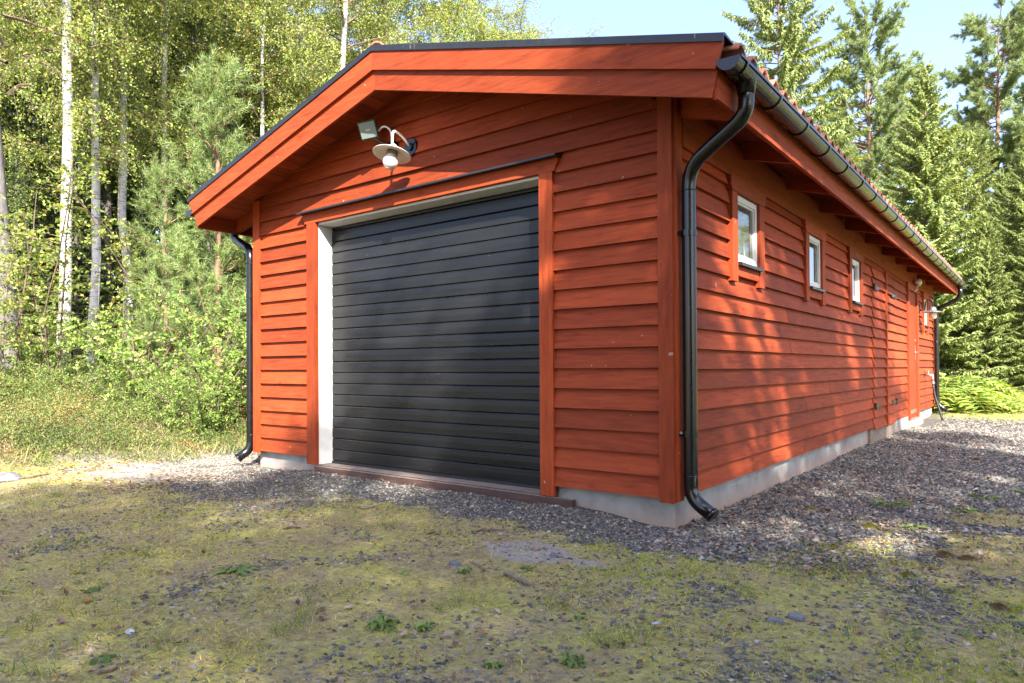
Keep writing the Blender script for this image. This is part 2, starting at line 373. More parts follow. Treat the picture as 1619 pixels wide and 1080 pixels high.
def ground_mat():
    t = NT('ground'); tc = t.n('TexCoord'); P = tc.outputs['Object']
    at_ = t.n('Attribute'); at_.attribute_name = 'mask'; sep = t.n('SeparateColor'); t.l(at_.outputs['Color'], sep.inputs[0])
    vo = t.n('TexVoronoi'); vo.inputs['Scale'].default_value = 62; t.l(P, vo.inputs['Vector'])
    s2 = t.n('SeparateColor'); t.l(vo.outputs['Color'], s2.inputs[0])
    grav = t.ramp(s2.outputs[0], [(0, (.045, .046, .043)), (.4, (.115, .116, .107)), (.7, (.19, .175, .15)), (.9, (.28, .22, .165)), (1, (.40, .34, .27))])
    grav = t.mix(t.ramp(vo.outputs['Distance'], [(.25, (0, 0, 0)), (.7, (.7, .7, .7))]), grav, (.05, .046, .042))
    n1 = t.noise(P, 2.2, 8, .7); n2 = t.noise(P, 26, 5, .7); n3 = t.noise(P, 5, 6, .7)
    moss = t.ramp(n1, [(.32, (.31, .225, .125)), (.45, (.41, .33, .135)), (.56, (.44, .385, .11)), (.68, (.42, .41, .07))])
    moss = t.mix(t.ramp(n2, [(.35, (0, 0, 0)), (.7, (.75, .75, .75))]), moss, (.15, .115, .075))
    moss = t.mix(t.ramp(n3, [(.62, (0, 0, 0)), (.78, (.6, .6, .6))]), moss, (.33, .28, .21))
    gsel = t.math('ADD', sep.outputs[0], t.math('MULTIPLY', t.math('SUBTRACT', n2, .5), .9))
    col = t.mix(t.ramp(gsel, [(.4, (0, 0, 0)), (.62, (1, 1, 1))]), moss, grav)
    sand = t.ramp(t.noise(P, 45, 5, .7), [(.3, (.22, .19, .15)), (.7, (.42, .37, .30))])
    ssel = t.math('ADD', sep.outputs[2], t.math('MULTIPLY', t.math('SUBTRACT', n3, .5), .9))
    col = t.mix(t.ramp(ssel, [(.45, (0, 0, 0)), (.6, (1, 1, 1))]), col, sand)
    lawn = t.ramp(n3, [(.3, (.22, .25, .05)), (.7, (.40, .39, .12))])
    col = t.mix(sep.outputs[1], col, lawn)
    floor = t.ramp(n2, [(.3, (.05, .035, .022)), (.55, (.10, .08, .035)), (.75, (.19, .15, .09))])      # forest floor
    col = t.mix(at_.outputs['Alpha'], col, floor)
    t.l(col, t.b.inputs['Base Color']); t.set(Roughness=.95); t.b.inputs['Specular IOR Level'].default_value = .2
    hh = t.math('ADD', t.math('MULTIPLY', vo.outputs['Distance'], -.8), t.math('MULTIPLY', n2, 1.2))
    t.bump(hh, .6, .02); return t.m
M['ground'] = ground_mat()

# ------------------------------------------------------------------ ground
W, L = 4.487, 12.15
def hgt(x, y):
    x = np.asarray(x, float); y = np.asarray(y, float)
    h = -.155+0*x
    h = h+.045*sst(1.1, .0, np.abs(y))*sst(.3, 1.2, x)*sst(4.4, 3.6, x)          # built up at the threshold
    h = h+.38*np.exp(-((x-4.2)/1.5)**2-((y-15.2)/1.9)**2)                     # fern mound beyond the far corner
    h = h-.025*sst(3.9, 4.6, x)*sst(-1.5, 0, y)*sst(14, 10, y)
    h = h+.62*sst(-1.1, -7.5, x+.15*(y-1)+.5*(fbm(x, y, .5, 3)-.5))
    h = h+.10*sst(-1.0, -2.4, x+.1*y)
    h = h+.035*(fbm(x, y, .9, 11)-.5)+.022*(fbm(x, y, 4., 12)-.5)+.018*(fbm(x, y, 11., 13, 3)-.5)*sst(-3, -1.5, x)
    far = sst(25, 80, np.hypot(x-4, y-4)); h = h+far*2.5*(fbm(x, y, .02, 5)-.3)
    return h
def masks(x, y):
    n = fbm(x, y, 1.3, 21); n2 = fbm(x, y, 3.1, 22); n3 = fbm(x, y, .6, 23)
    g = .22+1.2*(n2-.5)
    front = sst(.72, .22, -y+1.3*(n2-.5)+.5*(n-.5))*sst(-1.6, -.3, x)*sst(5.6, 4.9, x)
    front = np.maximum(front, .66*sst(2.0, .7, -y+1.6*(n2-.5))*sst(-.8, .6, x)*sst(3.2, 1.6, x))
    side = sst(.45, -.35, x-W-(.72+.34*np.clip(y, -1, 4))+1.0*(n2-.5)+.5*(n-.5))*sst(-.75, -.3, y+.5*(n2-.5))
    drive = .9*sst(.42, .56, n3*.4+n*.6)*sst(5.0, 6.0, x)*sst(-3, 1, y)
    nearr = .65*sst(-1.9, -2.9, y+.9*(n-.5)-.35*(x-5.0))*sst(3.2, 5, x)+.75*sst(6.0, 6.8, x+.8*(n-.5))*sst(0, -1.5, y)
    g = np.maximum.reduce([g, front, side, drive, nearr])
    g = g*sst(-2.5, -.6, x)
    lawn = sst(10.6, 12.4, y+.3*(x-5))*sst(4.3, 5, x)+sst(7.5, 9, x+.8*n)*sst(3, 6, y)
    lawn = np.clip(lawn, 0, 1)
    sand = .8*sst(.50, .1, np.hypot((x-4.02), (y+.98)*1.6)+.8*(n2-.5))+sst(1.5, .6, np.hypot((x+.9)*.75, (y+.45)))*(.75+1.2*(n2-.5))
    return np.clip(g, 0, 1), lawn, np.clip(sand, 0, 1)
def axis_pts(a, b, step, lo, hi):
    c = list(np.arange(a, b, step)); s = step
    x = c[-1]
    while x < hi: s *= 1.13; x += s; c.append(x)
    s = step; x = a; pre = []
    while x > lo: s *= 1.13; x -= s; pre.append(x)
    return np.array(pre[::-1]+c)
xs = axis_pts(-2.5, 8, .03, -180, 180); ys = axis_pts(-3.6, 4, .03, -180, 220)
X, Y = np.meshgrid(xs, ys)
Z = hgt(X, Y)
nx, ny = len(xs), len(ys)
i = (np.arange(ny-1)[:, None]*nx+np.arange(nx-1)[None]).ravel()
G = Geo(); G.add(np.stack([X, Y, Z], -1).reshape(-1, 3), quads=np.stack([i, i+1, i+nx+1, i+nx], -1))
go = G.obj('ground', M['ground'], smooth=True, kind='structure')
ca = go.data.color_attributes.new('mask', 'FLOAT_COLOR', 'POINT')
g_, l_, s_ = masks(X, Y)
ca.data.foreach_set('color', np.stack([g_, l_, s_, sst(-1.0, -2.2, X+.5*(fbm(X, Y, 1.1, 31)-.5))], -1).astype(np.float32).ravel())
go['label'] = 'gravel yard overgrown with moss and dry grass, rising to forest floor'

# ------------------------------------------------------------------ garage
GA = thing('garage', 'long red timber garage with black door and clay tile roof', 'garage', (W/2, L/2, -.15))
ROOF_E, SLOPE, EV, OV = 2.519, .2668, .456, .4075
def roof_z(x): return ROOF_E+SLOPE*(min(x, W-x)+EV)
def soff_z(x): return roof_z(x)-.165
# foundation
g = Geo(); g.box(.06, 1.044, .03, L-.03, -.7, .03); g.box(3.533, W-.012, .03, L-.03, -.7, .03); g.box(1.044, 3.533, .20, L-.03, -.7, -.06)
g.obj('foundation', M['concrete'], GA)
# walls (sheathing behind the boards), with the lap boards as their pieces
g = Geo(); g.box(.03, W-.02, .0, .028, .032, 2.14); 
g2 = Geo()
g2.prism([(.10, .04), (1.045, .04), (1.045, 2.15), (3.532, 2.15), (3.532, .04), (W-.02, .04), (W-.02, 2.44), (W/2, 3.03), (.10, 2.44)], 0.0, .024, 1)
WF = g2.obj('wall', M['red_x'], GA)
g = Geo(); g.box(W-.02, W, .03, L, .034, 2.46); WS = g.obj('wall', M['red_y'], GA)
g = Geo(); g.box(.06, .08, .03, L, .034, 2.46); WL = g.obj('wall', M['red_y'], GA)
g = Geo(); g.prism([(.08, .04), (W-.02, .04), (W-.02, 2.44), (W/2, 3.03), (.08, 2.44)], L+.0, L+.02, 1); WB = g.obj('wall', M['red_x'], GA)
PF = .132; PS = .1292
def lap_front(x0, x1, zb, slope_clip=False, y=0.0):
    zt = zb+.152; g = Geo()
    def xr(z):
        if not slope_clip: return x0, x1
        d = (z-(soff_z(0)))/SLOPE
        return max(x0, d-.02), min(x1, W-d+.02)
    (a0, a1), (b0, b1) = xr(zb), xr(zt)
    if b1-b0 < .02: zt = zb+.08; b0, b1 = xr(zt)
    j = random.uniform(-.002, .002)
    yo, yi, yt = y-.036+j, y-.013, y-.004
    g.hexa([(a0, yo, zb), (a1, yo, zb), (a1, yi, zb), (a0, yi, zb), (b0, yt, zt), (b1, yt, zt), (b1, y, zt), (b0, y, zt)])
    g.obj('board', M['red_x'], WF)
for k in range(0, 25):
    zb = .017+PF*k
    if k <= 16:
        lap_front(.155, .935 if k < 16 else .86, zb); lap_front(3.62 if k < 16 else 3.66, 4.41, zb)
    elif zb+.152 < 2.50: lap_front(.155, 4.41, zb)
    elif zb < 3.03: lap_front(.03, W-.02, zb, True)
def lap_side(y0, y1, zb, parent, proud=0., h=.150):
    zt = zb+h; g = Geo(); j = random.uniform(-.002, .003)
    xo, xi, xt = W+.036+proud+j, W+.013+proud*.7, W+.004+proud*.7
    y1 -= .0015
    g.hexa([(xi, y0, zb), (xo, y0, zb), (xo, y1, zb), (xi, y1, zb), (W, y0, zt), (xt, y0, zt), (xt, y1, zt), (W, y1, zt)])
    g.obj('board', M['red_y'], parent)
WIN = [.873, 2.769, 4.582, 10.55]      # left edge of each casing
HATCH = (5.95, 7.5); DOOR = (8.77, 9.88)
def sub_intervals(a, b, cuts):
    out = [(a, b)]
    for c0, c1 in cuts:
        nw = []
        for p, q in out:
            if c1 <= p or c0 >= q: nw.append((p, q)); continue
            if c0 > p: nw.append((p, c0))
            if c1 < q: nw.append((c1, q))
        out = nw
    return out
for k in range(17):
    zb = .0245+PS*k
    cuts = [HATCH, (DOOR[0]+.02, DOOR[1]-.02)]
    if zb+.13 > 1.46: cuts += [(w+.02, w+.68) for w in WIN]
    if k == 16: cuts = [(w+.02, w+.68) for w in WIN]+[(DOOR[0]+.02, DOOR[1]-.02)]
    for a, b in sub_intervals(.085, L-.04, cuts):
        # butt joints
        js = []
        p = a
        while b-p > 4.2:
            p += random.uniform(1.6, 3.9)
            if b-p < .5: break
            js.append(p)
        pts = [a]+js+[b]
        for q0, q1 in zip(pts[:-1], pts[1:]): lap_side(q0, q1, zb, WS, h=.150 if k < 16 else .1)
# corner boards
def cboard(x0, x1, y0, y1, z0, z1, mat='red_z'):
    g = Geo(); g.box(x0, x1, y0, y1, z0, z1); return g.obj('corner_board', M[mat], GA)
cboard(4.408, 4.500, -.042, -.010, -.005, 2.475); cboard(4.488, 4.513, -.0095, .085, 0, 2.455)
cboard(.045, .157, -.042, -.010, -.005, 2.475); cboard(.030, .058, -.0095, .085, 0, 2.455)
cboard(4.488, 4.516, L-.06, L+.045, -.01, 2.455); cboard(.030, .058, L-.06, L+.045, -.01, 2.455)
# frieze along the eave wall
g = Geo(); g.box(W+.004, W+.034, .0865, L-.061, 2.165, 2.40); g.obj('frieze_board', M['red_y'], GA)
# rafters
for sgn in (1, -1):
    for k in range(12):
        y = .045+1.095*k; g = Geo()
        X0, X1 = (W+.036, W+.398) if sgn > 0 else (.03, -.40)
        zb0, zb1 = 2.335, 2.335-SLOPE*.36; zt0 = 2.47; zt1 = zt0-SLOPE*.36
        p = [(X0, y, zb0), (X1, y, zb1), (X1, y+.048, zb1), (X0, y+.048, zb0), (X0, y, zt0), (X1, y, zt1), (X1, y+.048, zt1), (X0, y+.048, zt0)]
        if sgn < 0: p = [p[i] for i in (1, 0, 3, 2, 5, 4, 7, 6)]
        g.hexa(p); g.obj('rafter', M['red_x'], GA)
# roof deck boards (seen as the soffit under the overhangs)
nb = 21; Lx = W/2+EV-.02
for sgn in (1, -1):
    for k in range(nb):
        d0 = Lx*k/nb; d1 = Lx*(k+1)/nb-.004
        xa, xb = -EV+.02+d0, -EV+.02+d1
        za, zb = roof_z(xa)-.165, roof_z(xb)-.165
        if sgn < 0: xa, xb, za, zb = W-xb, W-xa, zb, za
        g = Geo(); y0, y1 = -OV+.046, L+OV-.04
        g.hexa([(xa, y0, za), (xb, y0, zb), (xb, y1, zb), (xa, y1, za), (xa, y0, za+.022), (xb, y0, zb+.022), (xb, y1, zb+.022), (xa, y1, za+.022)])
        g.obj('roof_board', M['red_y'], GA)
# fascia
for x0, x1 in ((W+.400, W+.425), (-.425, -.400)):
    g = Geo(); g.box(x0, x1, -OV+.045, L+OV-.03, 2.225, 2.405); g.obj('fascia_board', M['red_y'], GA)
# barge boards
def barge(right, y0, y1, o0, o1, xe_top, xe_bot, yflip=False):
    pts = []
    def z(x, o): return ROOF_E+SLOPE*((W-x if right else x)+EV)+o
    xm = W/2
    pts = [(xm, z(xm, o1)), (xe_bot, z(xe_bot, o1)), (xe_top, z(xe_top, o0)), (xm, z(xm, o0))]
    if not right: pts = pts[::-1]
    g = Geo(); g.prism(pts, y0, y1, 1); g.obj('barge_board', M['red_x'], GA)
for ya, yb, yc, yd in ((-OV, -OV+.024, -OV+.0245, -OV+.0455), (L+OV-.024, L+OV, L+OV-.0455, L+OV-.0245)):
    barge(True, ya, yb, -.012, -.158, 4.957, 4.917); barge(False, ya, yb, -.012, -.158, -.495, -.45)
    barge(True, yc, yd, -.13, -.303, 4.925, 4.886); barge(False, yc, yd, -.13, -.303, -.46, -.375)
# verge flashing
for right in (True, False):
    for yy, s in ((-OV, 1), (L+OV, -1)):
        g = Geo()
        xm, xe = W/2, (W+EV+.022 if right else -EV-.058)
        def zz(x): return ROOF_E+SLOPE*((W-x if right else x)+EV)
        prof = [(yy-.010*s, -.018), (yy-.010*s, .026), (yy+.012*s, .036), (yy+.15*s, .022), (yy+.15*s, .016), (yy-.004*s, .018), (yy-.004*s, -.018)]
        n = len(prof); v = []
        for x in (xm, xe): v += [(x, p, zz(x)+o) for p, o in prof]
        g.add(v, quads=[(i, (i+1) % n, n+(i+1) % n, n+i) for i in range(n)], polys=[list(range(n)), list(range(n, 2*n))])
        g.obj('verge_flashing', M['flash'], GA)
# roof tiles
TP = .2; NC = 9
def tile_geo(g, right, y, c):            # one pantile, course c from the eave
    cl = (W/2+EV+.05)/NC
    d0 = -.055+cl*c; d1 = d0+cl+.05
    u = np.linspace(0, 1, 9); yy = y+u*TP*1.06
    hz = np.where(u < .5, .042*np.sin(np.pi*u/.5), -.012*np.sin(np.pi*(u-.5)/.5))
    V = []
    for d, lift in ((d0, .032), (d1, .004)):
        for off in (0, -.016):
            x = -EV+d; z = ROOF_E+SLOPE*d-.035+lift+off
            V.append(np.stack([np.full(9, (W-x if right else x)), yy, hz+z], -1))
    V = np.concatenate(V); i = np.arange(8)
    Q = [np.stack([a+i, a+i+1, b+i+1, b+i], -1) for a, b in ((0, 18), (9, 0), (27, 9))]
    Q = np.concatenate(Q); Q = np.concatenate([Q, [[0, 18, 27, 9], [8, 17, 35, 26]]])
    g.add(V, quads=Q)
rest = Geo()
for right in (True, False):
    for k in range(63):
        y = -OV+.115+k*TP
        for c in range(NC):
            if right and c == 0 or (right and c == 1 and k < 40):
                g = Geo(); tile_geo(g, right, y, c); g.obj('roof_tile', M['clay'], GA, smooth=True)
            else: tile_geo(rest, right, y, c)
rest.obj('roof_tile', M['clay'], GA, smooth=True, kind='stuff')
ng = Geo()
for k in range(36):
    y0 = -OV+.02+k*.355; g = Geo()
    a = np.linspace(0, np.pi, 10); V = []
    for y, r in ((y0, .118), (y0+.38, .100)):
        for rr in (r, r-.016): V.append(np.stack([W/2+rr*np.cos(a)*1.05, np.full(10, y), roof_z(W/2)-.055+rr*np.sin(a)], -1))
    V = np.concatenate(V); i = np.arange(9)
    Q = np.concatenate([np.stack([a_+i, a_+i+1, b_+i+1, b_+i], -1) for a_, b_ in ((0, 20), (10, 0), (30, 10), (20, 30))])
    g.add(V, quads=Q); g.obj('ridge_tile', M['clay'], GA, smooth=True)
# gutters
def gutter(xc, s, zc=2.408, r=.062):
    g = Geo(); a = np.linspace(np.pi, 2*np.pi, 13); y0, y1 = -OV+.002, L+OV-.01
    prof = [(xc+r*np.cos(t), zc+r*np.sin(t)) for t in a]+[(xc+r+.008, zc+.004), (xc+r+.006, zc-.008)]
    prof = prof+[(xc+(r-.004)*np.cos(t), zc+(r-.004)*np.sin(t)) for t in a[::-1]]
    if s < 0: prof = [(2*xc-p, q) for p, q in prof]
    n = len(prof); v = [(p, y0, q) for p, q in prof]+[(p, y1, q) for p, q in prof]
    g.add(v, quads=[(i, (i+1) % n, n+(i+1) % n, n+i) for i in range(n)])
    for y in (y0, y1):                       # end caps
        pp = [(xc+(r+.003)*np.cos(t), zc+(r+.003)*np.sin(t)) for t in a]
        g.prism(pp, y-.004, y+.004, 1)
    o = g.obj('gutter', M['gutter'], GA, smooth=False)
    for k in range(22):
        y = -.30+k*.585; b = Geo()
        th = np.linspace(np.pi*.98, 2*np.pi*1.01, 14)
        for q in range(13):
            t0, t1 = th[q], th[q+1]
            p = []
            for t, rr in ((t0, r+.002), (t0, r+.008), (t1, r+.008), (t1, r+.002)): p.append((xc+s*rr*np.cos(t), zc+rr*np.sin(t)))
            b.prism(p, y-.011, y+.011, 1)
        b.obj('gutter_bracket', M['black'], o)
    return o
gutter(W+.498, 1); gutter(-.498, -1)
def bez(pts, n=7, rad=.1):                   # polyline with rounded corners
    P = [np.array(p, float) for p in pts]; out = [P[0]]
    for a, b, c in zip(P[:-2], P[1:-1], P[2:]):
        l1, l2 = np.linalg.norm(a-b), np.linalg.norm(c-b); k = min(rad, l1*.49, l2*.49)
        p0 = b+(a-b)/l1*k; p2 = b+(c-b)/l2*k
        for t in np.linspace(0, 1, n): out.append((1-t)**2*p0+2*t*(1-t)*b+t*t*p2)
    out.append(P[-1]); return np.array(out)
def downpipe(pts, clamps, wall_dir, rad=.0425, turn=.13):
    g = Geo(); path = bez(pts, 9, turn); g.tube(path, rad, 20)
    p0 = np.array(pts[0])
    g.tube([p0+(0, 0, .10), p0+(0, 0, .03), p0+(0, 0, -.05)], [.062, .056, .046], 20)
    e = path[-1]; d = path[-1]-path[-2]; d /= np.linalg.norm(d)
    g.tube([e-d*.012, e+d*.003], rad+.004, 20)
    # socket rings
    v0, v1 = np.array(pts[2]), np.array(pts[3])
    for t in (.0, 1.):
        c = v0+(v1-v0)*t; c = c+np.array([0, 0, -.14 if t == 0 else .14]); g.tube([c, c+(0, 0, -.006)], rad+.003, 20)
    mid = (path[len(path)//4]); 
    o = g.obj('downpipe', M['black'], GA, smooth=True)
    for z in clamps:
        b = Geo(); c = np.array([v0[0], v0[1], z]); b.tube([c+(0, 0, .018), c+(0, 0, -.018)], rad+.005, 20)
        w = np.array(wall_dir, float); b.tube([c, c+w*.10], .007, 6)
        b.tube([c+w*.055+np.array([0, 0, .0]), c+w*.07], .016, 6)
        b.obj('pipe_bracket', M['black'], o, smooth=False)
    return o
downpipe([(4.985, -.137, 2.35), (4.985, -.137, 2.19), (4.567, .055, 2.02), (4.567, .055, .02), (4.71, .04, -.062)], (1.62, .41), (-.75, -.55, 0))
downpipe([(-.498, .08, 2.35), (-.498, .08, 2.19), (-.058, .0, 2.02), (-.058, .0, .02), (-.10, -.12, -.07)], (1.55, .4), (1, .1, 0))
downpipe([(4.985, 11.95, 2.35), (4.985, 11.95, 2.12), (4.575, 12.02, 1.93), (4.575, 12.02, .06), (4.74, 12.02, -.06)], (1.5, .5), (-1, .1, 0))

# garage door
g = Geo(); g.box(.92, 1.051, -.045, -.010, -.05, 2.14); g.obj('door_casing', M['red_z'], GA)
g = Geo(); g.box(3.526, 3.637, -.045, -.010, -.055, 2.14); g.obj('door_casing', M['red_z'], GA)
g = Geo(); g.prism([(.895, 2.141), (3.66, 2.141), (3.662, 2.165), (3.685, 2.20), (3.682, 2.228), (.873, 2.228), (.87, 2.20), (.893, 2.165)], -.047, -.010, 1); g.obj('door_casing', M['red_x'], GA)
g = Geo(); g.prism([(-.105, 2.226), (-.105, 2.24), (-.012, 2.262), (-.012, 2.2295), (-.098, 2.2295)], .845, 3.70, 0); g.obj('head_flashing', M['flash'], GA)
g = Geo(); g.box(1.030, 1.050, -.0095, .18, -.05, 2.1385); g.obj('door_jamb', M['white'], GA)
g = Geo(); g.box(3.527, 3.547, -.0095, .18, -.05, 2.1385); g.obj('door_jamb', M['white'], GA)
g = Geo(); g.box(1.0505, 3.5265, -.0095, .18, 2.1215, 2.1395); g.obj('door_jamb', M['white'], GA)
g = Geo(); g.box(1.0505, 3.5255, -.012, .19, -.30, -.054); g.box(1.045, 3.79, -.055, -.0125, -.30, -.060); g.obj('threshold', M['rust'], GA)
g = Geo(); g.box(1.052, 3.525, .158, .175, -.05, 2.125); g.box(1.053, 3.524, .132, .157, -.053, -.030)
GD = g.obj('garage_door', M['rubber'], GA)
for k in range(22):
    zb = -.022+.1005*k; zt = min(zb+.1005, 2.1205); g = Geo()
    if zt-zb < .02: continue
    bv = .007; ye, yf = .1555, .140
    prof = [(.157, zb), (.150, zb+.001), (yf, zb+.003), (yf-.0015, (zb+zt)/2), (yf, zt-.013), (.149, zt-.0012), (.157, zt)]
    g.prism(prof[::-1], 1.053, 3.524, 0); g.obj('panel', M['door'], GD)
# windows
def window(y):
    g = Geo(); a, b, z0, z1 = y+.112, y+.585, 1.575, 2.055; xo = W+.030; t = .042
    g.box(W+.002, xo, a, a+t, z0, z1); g.box(W+.002, xo, b-t, b, z0, z1)
    g.box(W+.002, xo-.001, a+t, b-t, z0, z0+t); g.box(W+.002, xo-.001, a+t, b-t, z1-t, z1)
    i = .014; u = a+t; v = b-t
    g.box(W+.003, xo-.010, u, u+i, z0+t, z1-t); g.box(W+.003, xo-.010, v-i, v, z0+t, z1-t)
    g.box(W+.003, xo-.011, u+i, v-i, z0+t, z0+t+i); g.box(W+.003, xo-.011, u+i, v-i, z1-t-i, z1-t)
    w = g.obj('window', M['white'], GA)
    p = Geo(); p.box(W+.004, W+.010, u+i, v-i, z0+t+i, z1-t-i); p.obj('pane', M['pane'], w)
    for c0, c1 in ((y+.0, y+.110), (y+.587, y+.70)):
        c = Geo(); c.prism([(c0, 1.42), (c1, 1.42), (c1, 2.056), (c0, 2.056)], W+.004, W+.052, 0); c.obj('casing', M['red_z'], w)
    c = Geo(); c.prism([(y-.008, 2.058), (y+.708, 2.058), (y+.712, 2.075), (y+.728, 2.095), (y+.728, 2.160), (y-.028, 2.160), (y-.028, 2.095), (y-.012, 2.075)], W+.004, W+.056, 0); c.obj('casing', M['red_y'], w)
    c = Geo(); c.prism([(y+.112, 1.48), (y+.15, 1.465), (y+.55, 1.465), (y+.585, 1.48), (y+.585, 1.535), (y+.112, 1.535)], W+.004, W+.046, 0); c.obj('apron', M['red_y'], w)
    c = Geo(); c.hexa([(W+.005, y+.112, 1.538), (W+.078, y+.112, 1.538), (W+.078, y+.585, 1.538), (W+.005, y+.585, 1.538), (W+.005, y+.112, 1.573), (W+.078, y+.112, 1.560), (W+.078, y+.585, 1.560), (W+.005, y+.585, 1.573)]); c.obj('sill', M['flash'], w)
for y in WIN: window(y)
# double hatch door clad with the same boards
for y0, y1, hy in ((HATCH[0], 6.795, 0), (6.80, HATCH[1], 1)):
    g = Geo(); g.box(W+.002, W+.008, y0+.01, y1-.01, .01, 2.15)
    h = g.obj('hatch_door', M['red_y'], GA)
    for k in range(16 if True else 17):
        lap_side(y0, y1, .0045+PS*k if k == 0 else .0245+PS*k, h, .020)
    for z in (.30, 1.83):
        b = Geo(); e = y0 if hy == 0 else y1; s = 1 if hy == 0 else -1
        b.box(W+.052, W+.060, min(e, e+s*.30), max(e, e+s*.30), z-.022, z+.022); b.tube([(W+.060, e, z-.045), (W+.060, e, z+.045)], .014, 8)
        b.obj('hinge', M['flash'], h)
g = Geo(); g.box(W+.008, W+.062, 6.775, 6.835, -.01, 2.12); g.obj('batten', M['red_z'], GA)
g = Geo(); g.box(W-.02, W+.02, 5.80, 7.62, -.2, .008); g.obj('hatch_sill', M['wood_grey'], GA)
g = Geo(); g.box(W-.01, W+.04, 7.62, 8.72, -.4, .012); g.box(W-.01, W+.09, 8.72, 10.0, -.4, -.062); g.obj('foundation', M['concrete'], GA)
# side door
y0, y1 = DOOR
g = Geo(); g.box(W+.004, W+.022, y0+.13, y1-.13, -.05, 2.05)
D = g.obj('door', M['red_z'], GA)
for z in (.45, 1.2):
    pass
for c0, c1 in ((y0, y0+.125), (y1-.125, y1)):
    c = Geo(); c.box(W+.004, W+.055, c0, c1, -.055, 2.058); c.obj('casing', M['red_z'], D)
c = Geo(); c.box(W+.004, W+.057, y0-.03, y1+.03, 2.060, 2.162); c.obj('casing', M['red_y'], D)
c = Geo(); c.box(W+.023, W+.029, y1-.24, y1-.20, .93, 1.17); c.tube([(W+.029, y1-.22, 1.05), (W+.075, y1-.22, 1.05), (W+.078, y1-.35, 1.05)], .010, 8); c.obj('handle', M['chrome'], D)
c = Geo(); c.tube([(W+.023, y1-.22, 1.25), (W+.034, y1-.22, 1.25)], .025, 12); c.obj('lock', M['chrome'], D)
c = Geo(); c.box(W+.023, W+.027, y0+.15, y1-.15, .03, .09); c.obj('kick_strip', M['chrome'], D)
c = Geo(); c.box(W+.004, W+.070, y0+.12, y1-.12, -.10, -.052); c.obj('threshold', M['rust'], D)

# ------------------------------------------------------------------ fittings on the walls
# barn lamp on the gable
T = thing('wall_lamp', 'cream enamel barn lamp with clear globe on the gable', 'lamp', (2.27, 0, 2.58))
g = Geo(); g.tube([(2.27, -.012, 2.58), (2.27, -.040, 2.58)], .068, 24); g.tube([(2.27, -.04, 2.58), (2.27, -.055, 2.58)], .03, 16); g.obj('wall_plate', M['black'], T)
g = Geo(); th = np.linspace(0, 1, 16)
g.tube(bez([(2.27, -.05, 2.59), (2.27, -.13, 2.65), (2.27, -.225, 2.67), (2.272, -.232, 2.545)], 8, .09), .010, 10); g.obj('arm', M['enamel'], T, smooth=True)
_v = Vector(CAM)-Vector((2.272, -.25, 2.47)); _v.normalize(); _r = Vector((-_v.y, _v.x, 0)).normalized(); _u = _v.cross(_r)
_n = .44*_v+.9*(-.19*_r-.98*_u)
TM = Vector((0, 0, -1)).rotation_difference(_n).to_matrix().to_4x4()@Matrix.Scale(.70, 4)      # the shade sags on its arm
LC = (2.272, -.235, 2.475)
g = Geo(); g.lathe([(.012, .115), (.030, .112), (.044, .095), (.050, .055), (.075, .040), (.14, .020), (.208, .000), (.214, -.006), (.206, -.008), (.14, .010), (.07, .028), (.052, .034), (.001, .036)], LC, 40, TM); g.obj('lamp_shade', M['enamel'], T, smooth=True)
g = Geo(); g.lathe([(.001, .034), (.062, .033), (.064, -.012), (.060, -.016), (.001, -.016)], LC, 20, TM); g.obj('socket', M['wood_grey'], T, smooth=True)
gp = [(.055, -.017)]+[(.078*math.sin(t), -.085-.078*math.cos(t)) for t in np.linspace(R(150), R(1), 14)][::1]
gp = [(.055, -.017), (.060, -.03)]+[(.086*math.cos(t), -.095+.084*math.sin(t)) for t in np.linspace(R(42), R(-89), 14)]
g = Geo(); g.lathe(gp, LC, 28, TM); g.lathe([(r*.955, z if i else z) for i, (r, z) in enumerate([(r, z*.97) for r, z in gp])][::-1], LC, 28, TM); g.obj('globe', M['glass'], T, smooth=True)
bp = [(.014, -.017), (.016, -.04)]+[(.030*math.cos(t), -.075+.034*math.sin(t)) for t in np.linspace(R(60), R(-89), 9)]
g = Geo(); g.lathe(bp, LC, 16, TM); g.obj('bulb', M['porcelain'], T, smooth=True)
# floodlight
T = thing('floodlight', 'small black floodlight with square greenish lens on the gable', 'floodlight', (2.06, 0, 2.67))
FM = Matrix.Rotation(R(24), 4, 'Z')@Matrix.Rotation(R(24), 4, 'X')@Matrix.Rotation(R(-6), 4, 'Y')
def fl(P, c=(1.945, -.17, 2.755)): return [tuple(Vector(c)+(FM.to_3x3()@(Vector(p)*.78))) for p in P]
g = Geo(); g.hexa(fl([(-.095, -.045, -.085), (.095, -.045, -.085), (.055, .075, -.05), (-.055, .075, -.05), (-.095, -.045, .085), (.095, -.045, .085), (.055, .075, .05), (-.055, .075, .05)]))
for q in np.linspace(-.04, .04, 4): g.hexa(fl([(-.05, .05, q-.004), (.05, .05, q-.004), (.05, .10, q-.004), (-.05, .10, q-.004), (-.05, .05, q+.004), (.05, .05, q+.004), (.05, .10, q+.004), (-.05, .10, q+.004)]))
g.obj('housing', M['black'], T)
g = Geo(); g.hexa(fl([(-.102, -.058, -.092), (.102, -.058, -.092), (.102, -.0455, -.092), (-.102, -.0455, -.092), (-.102, -.058, .092), (.102, -.058, .092), (.102, -.0455, .092), (-.102, -.0455, .092)])); g.obj('bezel', M['black'], T)
g = Geo(); g.hexa(fl([(-.088, -.062, -.078), (.088, -.062, -.078), (.088, -.0585, -.078), (-.088, -.0585, -.078), (-.088, -.062, .078), (.088, -.062, .078), (.088, -.0585, .078), (-.088, -.0585, .078)])); g.obj('lens', M['lens'], T)
